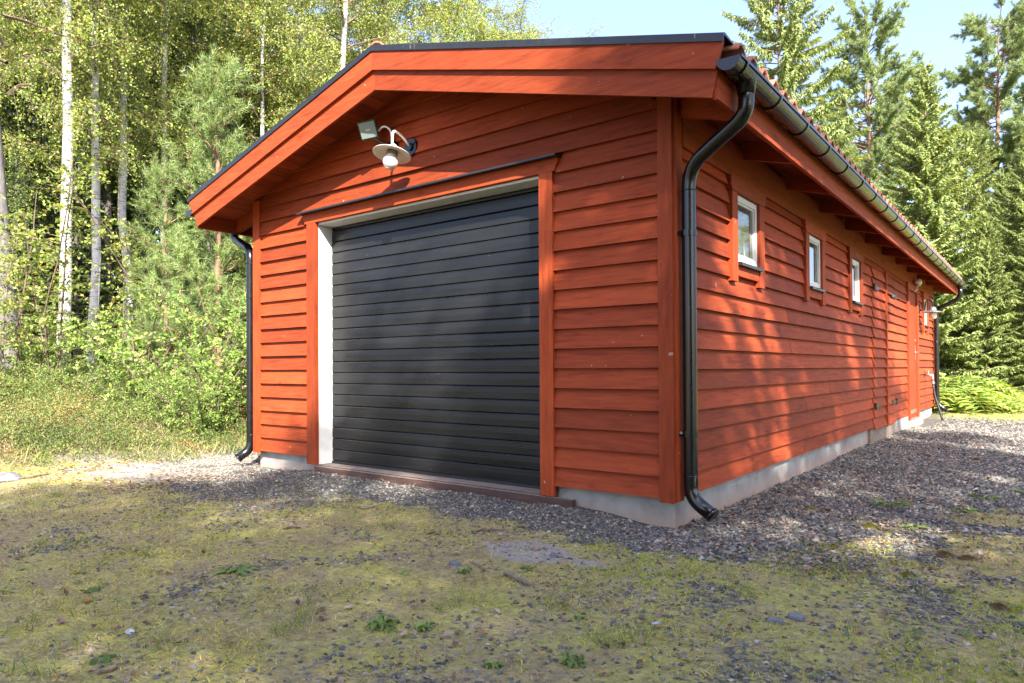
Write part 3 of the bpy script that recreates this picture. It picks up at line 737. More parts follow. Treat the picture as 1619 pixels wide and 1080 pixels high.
g = Geo(); g.hexa(fl([(-.025, -.0645, -.010), (.025, -.0645, -.010), (.025, -.0625, -.010), (-.025, -.0625, -.010), (-.025, -.0645, .010), (.025, -.0645, .010), (.025, -.0625, .010), (-.025, -.0625, .010)])); g.obj('lamp_tube', M['grey_metal'], T)
g = Geo(); g.tube([(2.07, -.012, 2.64), (2.07, -.05, 2.64)], .04, 12); g.tube(bez([(2.07, -.05, 2.64), (2.06, -.12, 2.63), (1.97, -.16, 2.68)], 5, .04), .012, 8)
g.obj('bracket', M['black'], T)
g = Geo(); g.tube(bez([(1.985, -.13, 2.735), (2.06, -.13, 2.775), (2.115, -.10, 2.735), (2.075, -.055, 2.66)], 7, .05), .0075, 8); g.obj('cable', M['porcelain'], T, smooth=True)
# lamp by the side door
T = thing('wall_lamp', 'grey barn lamp with frosted jar beside the side door', 'lamp', (W+.03, 10.12, 1.82))
g = Geo(); g.box(W+.03, W+.05, 10.08, 10.16, 1.75, 1.89); g.obj('wall_plate', M['flash'], T)
g = Geo(); g.tube(bez([(W+.05, 10.12, 1.80), (W+.12, 10.12, 1.80), (W+.14, 10.12, 1.97), (W+.235, 10.12, 1.98), (W+.24, 10.12, 1.86)], 8, .06), .0115, 8); g.obj('arm', M['flash'], T, smooth=True)
LC = (W+.24, 10.12, 1.755); SM = Matrix.Scale(.64, 4)
g = Geo(); g.lathe([(.012, .15), (.05, .145), (.085, .10), (.09, .055), (.11, .04), (.19, .012), (.27, -.008), (.27, -.013), (.19, .006), (.07, .02), (.001, .02)], LC, 32, SM); g.obj('lamp_shade', M['grey_metal'], T, smooth=True)
g = Geo(); g.lathe([(.075, .012), (.092, -.03), (.094, -.12), (.08, -.165), (.05, -.18), (.001, -.182)], LC, 24, SM); g.obj('globe', M['enamel'], T, smooth=True)
# motion sensor
T = thing('motion_sensor', 'small white motion sensor above the side door', 'sensor', (W+.06, 9.4, 2.24))
g = Geo(); g.tube([(W+.035, 9.45, 2.24), (W+.10, 9.45, 2.24)], .02, 10); g.lathe([(.001, .05), (.04, .048), (.062, .02), (.066, -.02), (.06, -.035)], (W+.10, 9.45, 2.23), 18); g.obj('housing', M['porcelain'], T, smooth=True)
g = Geo(); g.lathe([(.055, -.036), (.045, -.065), (.001, -.08)], (W+.10, 9.45, 2.23), 16); g.obj('lens', M['grey_metal'], T, smooth=True)
g = Geo(); g.tube(bez([(W+.08, 9.45, 2.20), (W+.09, 9.45, 2.09), (W+.04, 9.42, 2.06)], 6, .06), .008, 6); g.obj('cable', M['porcelain'], T, smooth=True)
# tap and hose
T = thing('garden_tap', 'chrome garden tap on the red wall near the far corner', 'tap', (W+.03, 10.75, .64))
g = Geo(); g.tube([(W+.03, 10.75, .65), (W+.17, 10.75, .65)], .022, 12); g.tube([(W+.15, 10.75, .66), (W+.16, 10.75, .53)], .020, 12); g.obj('body', M['chrome'], T, smooth=True)
g = Geo(); g.tube([(W+.09, 10.75, .66), (W+.09, 10.75, .74)], .010, 8); g.box(W+.07, W+.11, 10.68, 10.82, .735, .752); g.obj('handle', M['chrome'], T)
g = Geo(); g.tube([(W+.16, 10.75, .535), (W+.163, 10.75, .49)], .027, 10); g.obj('hose_coupling', M['grey_metal'], T)
g = Geo(); g.tube(bez([(W+.163, 10.75, .50), (W+.18, 10.75, .30), (W+.27, 10.72, -.02), (W+.32, 10.70, -.20)], 6, .12), .018, 10)
g.obj('hose', M['rubber'], None, smooth=True, label='short black hose hanging from the chrome tap', cat='hose')

# ------------------------------------------------------------------ trees
def unit(v): return v/(np.linalg.norm(v, axis=-1, keepdims=True)+1e-9)
def make_tree(name, label, cat, trunk, tm, crown, cm, group=None, branch=None):
    t = thing(name, label, cat, (0, 0, 0), group, world=False)
    trunk.obj('trunk', tm, t, smooth=True); crown.obj('crown', cm, t)
    if branch: branch.obj('branches', M['brown_bark'], t)
    return t
def birch(seed, H=16, r0=.12, c0=.3, lean=(0, 0), nl=26, leaf=.055, spread=2.2, dens=1.):
    r = np.random.default_rng(seed); tr = Geo(); cr = Geo(); br = Geo()
    n = 16; z = np.linspace(-.3, H, n); t = np.clip(z/H, 0, 1)
    wob = np.cumsum(r.normal(0, .035, (n, 2)), 0); wob -= wob[1]
    P = np.stack([lean[0]*t+wob[:, 0]*1.2, lean[1]*t+wob[:, 1]*1.2, z], -1)
    tr.tube(P, r0*(1-t)**.8*1.0+.012+.05*r0*0, 10)
    def trunk_at(h): return np.array([np.interp(h, z, P[:, k]) for k in range(3)])
    C, A, N = [], [], []
    for i in range(nl):
        f = (i+r.uniform(0, .8))/nl; h = H*(c0+(.985-c0)*f**.9); az = i*2.4+r.uniform(-.5, .5)
        ln = spread*(.35+.75*np.sin(np.pi*min(1, .18+.85*(1-f))))*r.uniform(.6, 1.15); el = R(r.uniform(25, 60))
        d = np.array([np.cos(az)*np.cos(el), np.sin(az)*np.cos(el), np.sin(el)]); p = trunk_at(h); pts = [p]
        m = 6
        for k in range(m):
            d = unit(d+np.array([0, 0, -.16])+r.normal(0, .10, 3)); p = p+d*ln/m; pts.append(p)
        pts = np.array(pts); br.tube(pts, np.linspace(.028, .006, m+1)*(1.4-f), 4, False)
        nt_ = int(11*dens*(.6+ln/spread*.7))
        for q in range(nt_):
            u = r.uniform(.2, 1)*m; k = min(int(u), m-1); b = pts[k]*(1-(u-k))+pts[k+1]*(u-k)
            dd = unit(pts[-1]-pts[0])*.4+unit(r.normal(0, 1, 3))*.8; tl = r.uniform(.4, 1.15); tp = [b]
            for e in range(5):
                dd = unit(dd+np.array([0, 0, -.30])); tp.append(tp[-1]+dd*tl/5)
            tp = np.array(tp); br.tube(tp[::2], [.004, .003, .002], 3, False)
            nleaf = int(tl*34*r.uniform(.6, 1.2)); u = r.uniform(.1, 1, nleaf)*5; k = np.minimum(u.astype(int), 4)
            c = tp[k]*(1-(u-k))[:, None]+tp[k+1]*(u-k)[:, None]
            C.append(c+r.normal(0, .035, c.shape)); A.append(r.normal(0, .7, c.shape)+np.array([0, 0, -.55])); N.append(r.normal(0, .6, c.shape)+unit(d*[1, 1, 0])*.6+np.array([0, 0, .5]))
    C = np.concatenate(C); A = np.concatenate(A); N = np.concatenate(N)
    cr.cards(C, A, N, (.55+r.beta(2, 3, len(C))*1.1)*leaf, r.uniform(.5, .8, len(C))*leaf)
    return tr, cr, br
def spruce(seed, H=14, base=2.6, z0=.05, step=.34, droop=.35, hang=.3, tw=.05, dens=1., power=.85):
    r = np.random.default_rng(seed); tr = Geo(); cr = Geo()
    z = np.linspace(-.3, H, 10); tr.tube(np.stack([0*z, 0*z, z], -1), .012*H*(1-np.clip(z/H, 0, 1))+.012, 8)
    C, A, N, LL = [], [], [], []
    h = H*z0+.3; w = 0
    while h < H-.12:
        f = h/H; nbz = 5+(r.random() < .5)
        for b in range(nbz):
            az = w*1.1+b*2*np.pi/nbz+r.uniform(-.3, .3); ln = (base*(1-f)**power+.10)*r.uniform(.65, 1.12)
            m = 7; s = np.linspace(0, 1, m+1)
            el0 = R(35)*f**1.5+R(6)
            zz = s*ln*np.tan(el0)*.8-droop*ln*(s**1.2)*(1-f*.7)+.22*ln*s**3*(1-f*.4)
            hx = np.array([np.cos(az), np.sin(az)])
            pts = np.stack([hx[0]*s*ln, hx[1]*s*ln, h+zz+r.uniform(-.1, .1)], -1)
            if ln > .5: tr.tube(pts[::2], np.linspace(.006+.009*ln, .004, len(pts[::2])), 3, False)
            nt_ = int((10+26*ln)*dens); u = (r.uniform(.12, 1., nt_)**.8)*m; k = np.minimum(u.astype(int), m-1)
            c = pts[k]*(1-(u-k))[:, None]+pts[k+1]*(u-k)[:, None]
            side = np.array([-hx[1], hx[0], 0]); sg = r.choice([-1, 1], nt_)
            out = np.array([hx[0], hx[1], 0])
            ss = u/m
            a = side*sg[:, None]*r.uniform(.4, 1.1, nt_)[:, None]+out*r.uniform(.4, .9, nt_)[:, None]+np.array([0, 0, -1.])*(hang*r.uniform(.2, 2.2, nt_))[:, None]
            tl = (.10+.30*ln*.5*(1-ss*.75))*r.uniform(.6, 1.2, nt_); tl = np.minimum(tl, .55)
            # each twig is a row of short sprays
            for e in range(2):
                C.append(c+unit(a)*tl[:, None]*.42*e+r.normal(0, .012, c.shape)); A.append(a+r.normal(0, .22, a.shape)-np.array([0, 0, .15*e])); N.append(np.array([0, 0, .8])+out*.6+r.normal(0, .45, a.shape)); LL.append(tl*.68)
            C.append(pts[-1:]-0); A.append((pts[-1:]-pts[-2:-1])); N.append(np.array([[0, 0, 1.]])); LL.append(np.array([.22]))
        h += step*r.uniform(.8, 1.2)*(.75+.4*(1-f)); w += 1
    C.append(np.array([[0, 0, H-.25], [0, 0, H-.1]])); A.append(np.array([[.03, 0, 1.], [0, .03, 1]])); N.append(np.array([[1., 0, 0], [0, 1, 0]])); LL.append(np.array([.5, .45]))
    C = np.concatenate(C); A = np.concatenate(A); N = np.concatenate(N); LL = np.concatenate(LL)
    cr.cards(C, A, N, LL, np.minimum(LL*.42, tw)*r.uniform(.8, 1.5, len(C)))
    return tr, cr
def pine(seed, H=15, c0=.45, base=2.4, r0=.16, young=False, needle=.085, ntuft=15, step=.27):
    r = np.random.default_rng(seed); tr = Geo(); cr = Geo()
    n = 12; z = np.linspace(-.3, H, n); wob = np.cumsum(r.normal(0, .03, (n, 2)), 0)*(0 if young else 1); t = np.clip(z/H, 0, 1)
    P = np.stack([wob[:, 0], wob[:, 1], z], -1); tr.tube(P, r0*(1-t)**.7+.012, 9)
    TC, TD = [], []
    h = H*c0; w = 0; stp = .34 if young else step
    while h < H-.15:
        f = (h/H-c0)/(1-c0); p0 = np.array([np.interp(h, z, P[:, k]) for k in range(3)])
        prof = (1-f)**.75+.08 if young else np.sin(np.pi*min(1, .22+.8*(1-f)))**.8
        for b in range(r.integers(4, 6) if young else r.integers(3, 6)):
            az = r.uniform(0, 6.283); ln = base*prof*r.uniform(.5, 1.1)+.12; el = R(r.uniform(30, 55) if young else r.uniform(-5, 40))
            d = np.array([np.cos(az)*np.cos(el), np.sin(az)*np.cos(el), np.sin(el)]); p = p0; pts = [p]; m = 6
            for k in range(m):
                d = unit(d+np.array([0, 0, .05])+r.normal(0, .14, 3)); p = p+d*ln/m; pts.append(p)
            pts = np.array(pts); tr.tube(pts, np.linspace(.010+.014*ln*.5, .006, m+1), 4, False)
            for q in range(int((4 if young else 7)+ln*(7 if young else 8))):
                u = r.uniform(.35, 1)*m; k = min(int(u), m-1); c = pts[k]*(1-(u-k))+pts[k+1]*(u-k)
                sd = unit(unit(pts[-1]-pts[0])*.7+r.normal(0, .6, 3)+np.array([0, 0, .35])); sl = r.uniform(.12, .4)
                e = c+sd*sl; tr.tube([c, e], [.006, .004], 3, False)
                for g_ in np.linspace(.3, 1, 4): TC.append(c+(e-c)*g_); TD.append(sd)
            for g_ in np.linspace(.5, 1, 5):
                u = g_*m; k = min(int(u), m-1); TC.append(pts[k]*(1-(u-k))+pts[k+1]*(u-k)); TD.append(unit(pts[k+1]-pts[k]))
        h += stp*r.uniform(.7, 1.2); w += 1
    for q in np.linspace(.0, .5, 7): TC.append(P[-1]-np.array([0, 0, q])); TD.append(np.array([0, 0, 1.]))
    TC = np.array(TC); TD = np.array(TD); C = np.repeat(TC, ntuft, 0)
    A = np.repeat(TD, ntuft, 0)*.75+r.normal(0, .6, C.shape)
    cr.blades(C+r.normal(0, .012, C.shape), A, r.uniform(.7, 1.3, len(C))*needle, .0085 if young else .017)
    return tr, cr
def bush(seed, H=3., ns=6, spread=1., leaf=.075, dens=1.):
    r = np.random.default_rng(seed); tr = Geo(); cr = Geo(); C, A, N = [], [], []
    for s in range(ns):
        az = r.uniform(0, 6.283); d = unit(np.array([np.cos(az)*.35, np.sin(az)*.35, 1.])); p = np.array([np.cos(az)*.15, np.sin(az)*.15, -.1]); pts = [p]; m = 9; ln = H*r.uniform(.6, 1.05)
        for k in range(m):
            d = unit(d+r.normal(0, .10, 3)+np.array([np.cos(az), np.sin(az), 0])*.04*spread); p = p+d*ln/m; pts.append(p)
        pts = np.array(pts); tr.tube(pts, np.linspace(.018, .004, m+1), 5, False)
        for q in range(int(ln*11)):
            u = r.uniform(.08, 1)*m; k = min(int(u), m-1); b = pts[k]*(1-(u-k))+pts[k+1]*(u-k)
            a2 = r.uniform(0, 6.283); tl = r.uniform(.3, .9)*spread*(1.1-.6*u/m); dd = np.array([np.cos(a2), np.sin(a2), r.uniform(.1, .7)]); tp = [b]
            for e in range(4):
                dd = unit(dd+np.array([0, 0, -.12])+r.normal(0, .1, 3)); tp.append(tp[-1]+dd*tl/4)
            tp = np.array(tp); tr.tube(tp[::2], [.005, .003, .002], 3, False)
            nl_ = int((6+tl*22)*dens); uu = r.uniform(.1, 1, nl_)*4; k = np.minimum(uu.astype(int), 3)
            c = tp[k]*(1-(uu-k))[:, None]+tp[k+1]*(uu-k)[:, None]
            C.append(c+r.normal(0, .02, c.shape)); A.append(dd*.5+r.normal(0, .6, c.shape)); N.append(np.array([0, 0, 1.])+r.normal(0, .55, c.shape))
    C = np.concatenate(C); A = np.concatenate(A); N = np.concatenate(N)
    cr.cards(C, A, N, r.uniform(.6, 1.3, len(C))*leaf, r.uniform(.55, .75, len(C))*leaf, .12)
    return tr, cr
PROTO = {}
def plant(kind, px=None, depth=None, xy=None, sc=1., rot=None, label='', group=None, height=None, top=None):
    t0, name, cat, H0 = PROTO[kind]
    x, y = xy if xy else at(px, depth)
    z = float(hgt(x, y))-.03
    if top is not None: height = top_z(top, depth)-z
    if height: sc = height/H0
    rot = random.uniform(0, 6.28) if rot is None else rot
    if not PROTO[kind+'_used']:
        PROTO[kind+'_used'] = True; o = t0
        o.location = (x, y, z); o.rotation_euler = (0, 0, rot); o.scale = (sc,)*3; o['label'] = label
        if group: o['group'] = group
    else:
        o = dup(t0, (x, y, z), rot, sc, label)
        if group: o['group'] = group
        elif 'group' in o: del o['group']
    return o
def proto(kind, name, cat, H, geos, tm, cm):
    PROTO[kind] = (make_tree(name, kind, cat, geos[0], M[tm], geos[1], M[cm], branch=geos[2] if len(geos) > 2 else None), name, cat, H); PROTO[kind+'_used'] = False
proto('birch1', 'birch_tree', 'tree', 16, birch(1, 16, .105, .32, (.0, .0), 46, .056, 2.4, 3.4), 'birch', 'birch_leaf')
proto('birch2', 'birch_tree', 'tree', 15, birch(2, 15, .095, .32, (-.9, .2), 44, .056, 2.4, 3.4), 'birch', 'birch_leaf')
proto('birch3', 'birch_tree', 'tree', 17, birch(3, 17, .11, .36, (.4, .2), 48, .058, 2.8, 3.5), 'birch', 'birch_leaf')
proto('birch4', 'birch_tree', 'tree', 15, birch(4, 15, .10, .08, (.2, .1), 54, .070, 2.9, 3.4), 'birch', 'birch_leaf')
proto('spruce_d1', 'spruce_tree', 'tree', 15, spruce(11, 15, 2.4, .02, .36, .45, .5, .06, 1.5), 'grey_bark', 'spruce_dark')
proto('spruce_d2', 'spruce_tree', 'tree', 12, spruce(12, 12, 2.1, .02, .34, .4, .4, .06, 1.5), 'grey_bark', 'spruce_dark')
proto('spruce1', 'spruce_tree', 'tree', 13, spruce(13, 13, 3.2, .01, .19, .34, .40, .045, dens=3.4, power=.8), 'brown_bark', 'spruce')
proto('spruce2', 'spruce_tree', 'tree', 17, spruce(14, 17, 4.2, .10, .40, .55, 1.05, .045, dens=3.2, power=.42), 'brown_bark', 'spruce')
proto('pine1', 'pine_tree', 'tree', 17, pine(21, 17, .25, 2.9, .15, False, .16, 24), 'pine_bark', 'pine')
proto('pine2', 'pine_tree', 'tree', 18, pine(22, 18, .16, 2.8, .17, False, .16, 24), 'pine_bark', 'pine')
proto('pine3', 'pine_tree', 'tree', 17, pine(21, 17, .36, 2.6, .15, False, .14, 18, .36), 'pine_bark', 'pine')
proto('pine_y', 'young_pine_tree', 'tree', 5, pine(23, 5, .08, 1.25, .045, True, .10, 16), 'pine_bark', 'pine_young')
proto('alder1', 'alder_bush', 'bush', 3, bush(31, 3., 7, 1.0, .062, 1.6), 'brown_bark', 'alder_leaf')
proto('alder2', 'alder_bush', 'bush', 2, bush(32, 2., 7, .8, .058, 1.6), 'brown_bark', 'alder_leaf')
proto('rowan', 'sapling', 'sapling', 4, bush(33, 4., 3, .9, .06, 1.1), 'brown_bark', 'birch_leaf')

# left forest edge
plant('birch1', 100, 13.3, rot=.4, label='white birch trunk tallest and brightest at the left forest edge')
plant('birch2', 143, 14.6, rot=R(-20), sc=.95, label='slim leaning birch just right of the brightest birch')
plant('birch3', 203, 16.5, rot=2., sc=.92, label='tall straight grey birch standing between slim birch and young pine')
plant('birch1', 264, 18.0, rot=3.2, sc=.95, label='grey birch half hidden behind the young pine')
plant('birch2', 528, 19.5, rot=R(200), sc=1.15, label='white birch whose trunk rises above the left roof slope')
plant('birch4', 425, 22, rot=1., label='birch deep behind the alder bushes left of the roof')
plant('pine_y', 345, 11.2, top=95, label='young light green pine beside the left eave')
plant('pine_y', 262, 12.6, top=250, rot=1.3, label='smaller young pine behind the alder bushes')
plant('alder1', 300, 9.8, height=2.6, label='alder bush full of pale leaves left of the downpipe')
plant('alder1', 365, 9.6, rot=2.2, height=3.4, label='tall alder bush close behind the left downpipe')
plant('alder2', 240, 10.6, height=2.2, label='rounded alder bush in front of the grey birches')
plant('alder2', 330, 8.9, rot=4., height=1.3, label='low leafy bush at the gravel edge by the downpipe')
plant('alder2', 180, 12, rot=1., height=2.0, label='bush between the two white birch trunks')
plant('alder1', 60, 12.0, rot=3., height=2.3, label='thin leafy bush left of the brightest birch')
plant('alder2', 120, 10.2, rot=.5, height=.9, label='low bush on the bank below the brightest birch')
plant('alder2', 215, 9.4, rot=2.5, height=1.0, label='low bush at the edge of the gravel left of the garage')
plant('alder2', 45, 9.6, rot=5., height=.8, label='low bush on the bank at the left edge')
plant('alder2', 275, 8.9, rot=1.5, height=1.1, label='leafy shoots between the low bushes and the downpipe')
plant('alder2', 15, 10.6, rot=2., height=1.5, label='bush at the foot of the thick grey trunk')
plant('rowan', 28, 10.2, rot=.6, height=4.2, label='thin pale sapling leaning at the left edge')
plant('rowan', 5, 9.2, rot=1.9, height=5.0, label='leafy sapling cut by the left edge of the photo')
plant('rowan', 62, 10.8, rot=3.9, height=4.6, label='leafy sapling between the grey trunk and the brightest birch')
plant('rowan', 300, 14, rot=2.6, height=5.2, label='tall sapling with yellow leaves behind the young pine')
plant('rowan', 410, 15, rot=4.6, height=6.0, label='tall sapling rising behind the left eave')
plant('rowan', 160, 13.6, rot=5.6, height=4.6, label='leafy sapling in front of the grey birch')
tr = Geo(); zz = np.linspace(-.4, 13, 14); tr.tube(np.stack([-.10*zz, .03*zz, zz], -1), np.linspace(.145, .02, 14)+.05*np.exp(-(zz+.4)*1.5), 12)
t_, c_, b_ = birch(5, 14, .05, .34, (-.7, .3), 24)
PROTO['aspen'] = (make_tree('aspen_tree', '', 'tree', tr, M['grey_bark'], c_, M['birch_leaf'], branch=b_), 'aspen_tree', 'tree', 14); PROTO['aspen_used'] = False
plant('aspen', 22, 11.6, rot=YAW, label='thick grey aspen trunk at the left edge of the photo')
# birches and mixed trees over the left roof slope
for k, (px, d, kd, s) in enumerate([(470, 25, 'birch4', 1.1), (600, 24, 'birch4', 1.1), (650, 27, 'birch4', 1.12), (705, 29, 'birch4', 1.12), (750, 28, 'birch4', .98)]):
    plant(kd, px, d, sc=s, label=['leafy birch behind the left barge board', 'leafy birch rising right behind the ridge tile', 'birch crown just right of the roof apex', 'drooping birch crown over the middle of the front roof edge', 'birch at the end of the left tree mass beside open sky'][k])
plant('birch2', 835, 30, height=15.6, label='birch with sparse top standing alone above the roof edge')
plant('birch3', 905, 34, height=16.2, label='lower birch crown just over the black verge flashing')
plant('birch1', 790, 33, height=16.5, label='far birch between the tree mass and the lone birch')
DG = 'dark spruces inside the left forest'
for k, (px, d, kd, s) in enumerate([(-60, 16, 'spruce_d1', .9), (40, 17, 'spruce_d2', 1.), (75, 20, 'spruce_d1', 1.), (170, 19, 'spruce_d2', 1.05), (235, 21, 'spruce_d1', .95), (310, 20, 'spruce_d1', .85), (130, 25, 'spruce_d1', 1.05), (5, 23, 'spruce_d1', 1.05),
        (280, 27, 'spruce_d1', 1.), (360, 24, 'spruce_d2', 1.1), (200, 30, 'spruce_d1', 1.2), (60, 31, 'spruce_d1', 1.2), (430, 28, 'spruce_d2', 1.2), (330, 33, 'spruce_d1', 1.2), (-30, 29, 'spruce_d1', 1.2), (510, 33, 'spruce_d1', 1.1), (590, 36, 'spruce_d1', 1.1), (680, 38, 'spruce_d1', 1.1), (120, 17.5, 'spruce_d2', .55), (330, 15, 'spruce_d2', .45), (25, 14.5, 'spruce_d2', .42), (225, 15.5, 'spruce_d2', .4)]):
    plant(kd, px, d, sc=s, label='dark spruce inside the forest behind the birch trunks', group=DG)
BACK = ['beyond the left edge', 'between the grey birch trunks', 'just above the left eave', 'above the middle roof slope', 'beside the grey aspen', 'over the lower left roof slope', 'behind the brightest birch', 'behind the tall straight grey birch', 'highest above the left roof slope', 'near the roof apex', 'right behind the young pine', 'behind the slim leaning birch', 'left of the tall straight birch', 'over the grey aspen']
MG = 'mixed trees filling the back of the left forest'
for k, (px, d, kd, s) in enumerate([(-40, 15, 'birch4', .8), (235, 23, 'birch4', 1.), (350, 24, 'birch4', 1.), (560, 26, 'birch4', 1.1), (65, 19, 'birch1', .8), (390, 30, 'pine2', 1.), (90, 27, 'pine1', 1.05), (210, 34, 'pine1', 1.1), (450, 35, 'pine2', 1.1), (550, 30, 'birch4', 1.1), (300, 22, 'birch2', .9), (175, 21, 'birch3', .85), (130, 19.5, 'birch4', .95), (40, 21, 'birch4', 1.)]):
    plant(kd, px, d, sc=s, label=('pine at the back of the left forest ' if kd[0] == 'p' else 'birch at the back of the left forest ')+BACK[k], group=MG)
# right background
plant('spruce2', 1236, 25, top=-75, rot=.8, label='tall drooping spruce heavy with cones behind the gutter')
plant('pine1', 1381, 33, top=40, rot=1.2, label='tall pine with bare reddish trunk against the sky')
plant('spruce1', 1467, 25.5, top=92, rot=.3, label='dense bright green spruce at the far end of the garage')
plant('pine2', 1580, 36, top=22, rot=2.0, label='tallest pine at the right edge against the sky')
plant('pine1', 1425, 37, top=150, rot=3.9, label='shorter pine between the tall pine and the bright spruce')
plant('pine2', 1310, 36, top=205, rot=5., label='pine peeping over the tiles right of the drooping spruce')
plant('spruce1', 1560, 24.5, top=330, rot=2.3, label='young bright spruce behind the ferns')
plant('spruce1', 1625, 27, top=215, rot=4., label='broad bright spruce cut by the right edge of the photo')
plant('spruce2', 1530, 33, top=205, rot=3., label='slender spruce behind the dense bright spruce')
plant('pine1', 1660, 33, top=120, rot=4.4, label='pine just beyond the right edge of the photo')
plant('spruce1', 1345, 30, top=330, rot=5.2, label='spruce showing between the gutter and the tall pine')
plant('spruce1', 1405, 29, top=300, rot=1.2, label='spruce left of the dense bright spruce')
plant('spruce1', 1590, 30, top=265, rot=1.7, label='bright spruce right of the lawn trees')
plant('spruce1', 1640, 24, top=330, rot=.2, label='spruce at the right edge above the lawn')
FG = 'far trees beyond the lawn'
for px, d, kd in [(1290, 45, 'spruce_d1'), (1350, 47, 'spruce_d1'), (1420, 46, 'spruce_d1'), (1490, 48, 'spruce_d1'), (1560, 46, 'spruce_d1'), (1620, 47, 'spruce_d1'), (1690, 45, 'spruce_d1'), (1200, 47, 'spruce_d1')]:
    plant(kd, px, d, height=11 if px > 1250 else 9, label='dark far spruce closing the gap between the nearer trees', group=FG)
# trees behind the camera whose crowns break the sunlight (outside the frame)
def shade(u, dist, vtop, kind, rot=0.):
    hx = np.array([.756, -.654]); ux = np.array([.654, .756]); p = ux*u+hx*dist
    v0 = -.595*dist; z = float(hgt(*p)); H = (vtop-v0)/.804-z
    plant(kind, xy=tuple(p), height=H, rot=rot, label='tree across the yard behind the photographer', group='trees across the yard')
for a in [(2.8, 13, .8, 'spruce1', .3), (2.05, 12.2, -.25, 'spruce1', 2.), (1.0, 12, -.35, 'birch4', 1.), (-.2, 11.5, -.55, 'birch4', 0.), (-1.4, 12.5, -.75, 'birch4', 5.), (-2.6, 13, -1.0, 'birch4', 2.), (.3, 15, -.9, 'birch4', 3.), (-.9, 16, -1.1, 'birch4', 4.), (-3.2, 15, -1.7, 'birch1', 2.),
        (4.7, 13.5, 1.0, 'pine3', .4), (6.3, 15, 1.1, 'pine3', 4.), (8.0, 15.5, 1.1, 'pine3', 5.), (7.2, 20, .5, 'birch1', 1.), (1.6, 10.8, -1.9, 'birch1', 1.4)]:
    shade(*a)
for x, y, kd, h in ((9.5, 17, 'birch4', 5.5), (12.5, 14.5, 'birch2', 7), (11.5, 21, 'birch4', 6), (14.5, 18, 'pine1', 7), (17, 12, 'birch3', 9), (22, 14, 'spruce1', 10), (23, 3, 'pine1', 13)):
    plant(kd, xy=(x, y), height=h, label='tree on the far side of the yard right of the view', group='trees across the yard')

# ------------------------------------------------------------------ undergrowth and ground cover
def scatter(n, x0, x1, y0, y1, dens):
    x = rng.uniform(x0, x1, n); y = rng.uniform(y0, y1, n); keep = rng.random(n) < dens(x, y)
    inside = (x > -.0) & (x < W+.0) & (y > .0) & (y < L)
    keep &= ~inside
    return x[keep], y[keep]
def vis(x, y, margin=120):                   # keeps to the part of the ground near the view
    rx, ry = x-CAM[0], y-CAM[1]; dep = rx*FW[0]+ry*FW[1]; rr = rx*RT[0]+ry*RT[1]
    px = 809.5+FPX*rr/np.maximum(dep, .3); return (dep > 1.2) & (px > -margin) & (px < 1619+margin)
def bankedge(x, y): return sst(-.9, -1.9, x-.35*(y+1)*sst(0, -2, y)+.9*(fbm(x, y, .9, 41)-.5))
# bilberry and heather
x, y = scatter(130000, -13, -.5, -3, 12, lambda x, y: bankedge(x, y)*(.10+.90*sst(.40, .52, .5*fbm(x, y, .8, 42)+.5*fbm(x, y, 2.6, 46)))*vis(x, y)*np.clip(9/np.hypot(x-6, y+4), 0, 1)**1.5)
n = len(x); hh = (.06+.55*sst(.3, .7, .6*fbm(x, y, 1.1, 43)+.4*fbm(x, y, 3., 47)))*rng.uniform(.6, 1.1, n)*sst(-.7, -2.6, x)
nl = 9; zg = hgt(x, y); C = np.stack([np.repeat(x, nl), np.repeat(y, nl), np.repeat(zg, nl)], -1)
u = rng.uniform(.15, 1, n*nl); C[:, 2] += u*np.repeat(hh, nl); C[:, :2] += rng.normal(0, .05, (n*nl, 2))
g = Geo(); g.cards(C, rng.normal(0, .6, C.shape)+np.array([0, 0, .5]), rng.normal(0, .6, C.shape)+np.array([0, 0, 1]), rng.uniform(.016, .036, len(C)), rng.uniform(.011, .021, len(C)))
g.obj('undergrowth', M['bilberry'], kind='stuff', label='bilberry and heather covering the bank at the forest edge')
# dry and green tall grass at the bank edge
def grass(name, mat, n, area, dens, h, w, lean=.45, label=''):
    x, y = scatter(n, *area, dens); m = len(x)
    ax = rng.normal(0, lean, (m, 3)); ax[:, 2] = 1
    hh_ = np.broadcast_to(h(x, y), m)*rng.uniform(.5, 1.2, m); g = Geo()
    c = np.stack([x, y, hgt(x, y)-.005], -1); a = unit(ax); sd = unit(np.cross(a, rng.normal(size=(m, 3))))
    w_ = w*rng.uniform(.6, 1.3, m)[:, None]; mid = c+a*hh_[:, None]*.55; tip = mid+unit(a+np.array([0, 0, -.35])+rng.normal(0, .25, (m, 3)))*hh_[:, None]*.45
    V = np.stack([c-sd*w_*.5, c+sd*w_*.5, mid+sd*w_*.4, mid-sd*w_*.4, tip], 1).reshape(-1, 3); b = np.arange(m)[:, None]*5
    g.add(V, quads=b+np.array([0, 1, 2, 3]), tris=b+np.array([3, 2, 4]))
    return g.obj(name, mat, kind='stuff', label=label)
edge = lambda x, y: sst(-.55, -1.3, x+.6*(fbm(x, y, 1.2, 44)-.5))*sst(-4.5, -2.2, x)*sst(.3, .6, fbm(x, y, 1.7, 45))*vis(x, y)
grass('tall_grass', M['straw'], 7000, (-5, -.3, -3, 3), edge, lambda x, y: .22, .005, .5, 'dry straw coloured grass along the forest edge')
grass('tall_grass', M['grass'], 7000, (-6, -.3, -3, 3), lambda x, y: edge(x+.3, y+5), lambda x, y: .20, .006, .5, 'green grass along the forest edge')
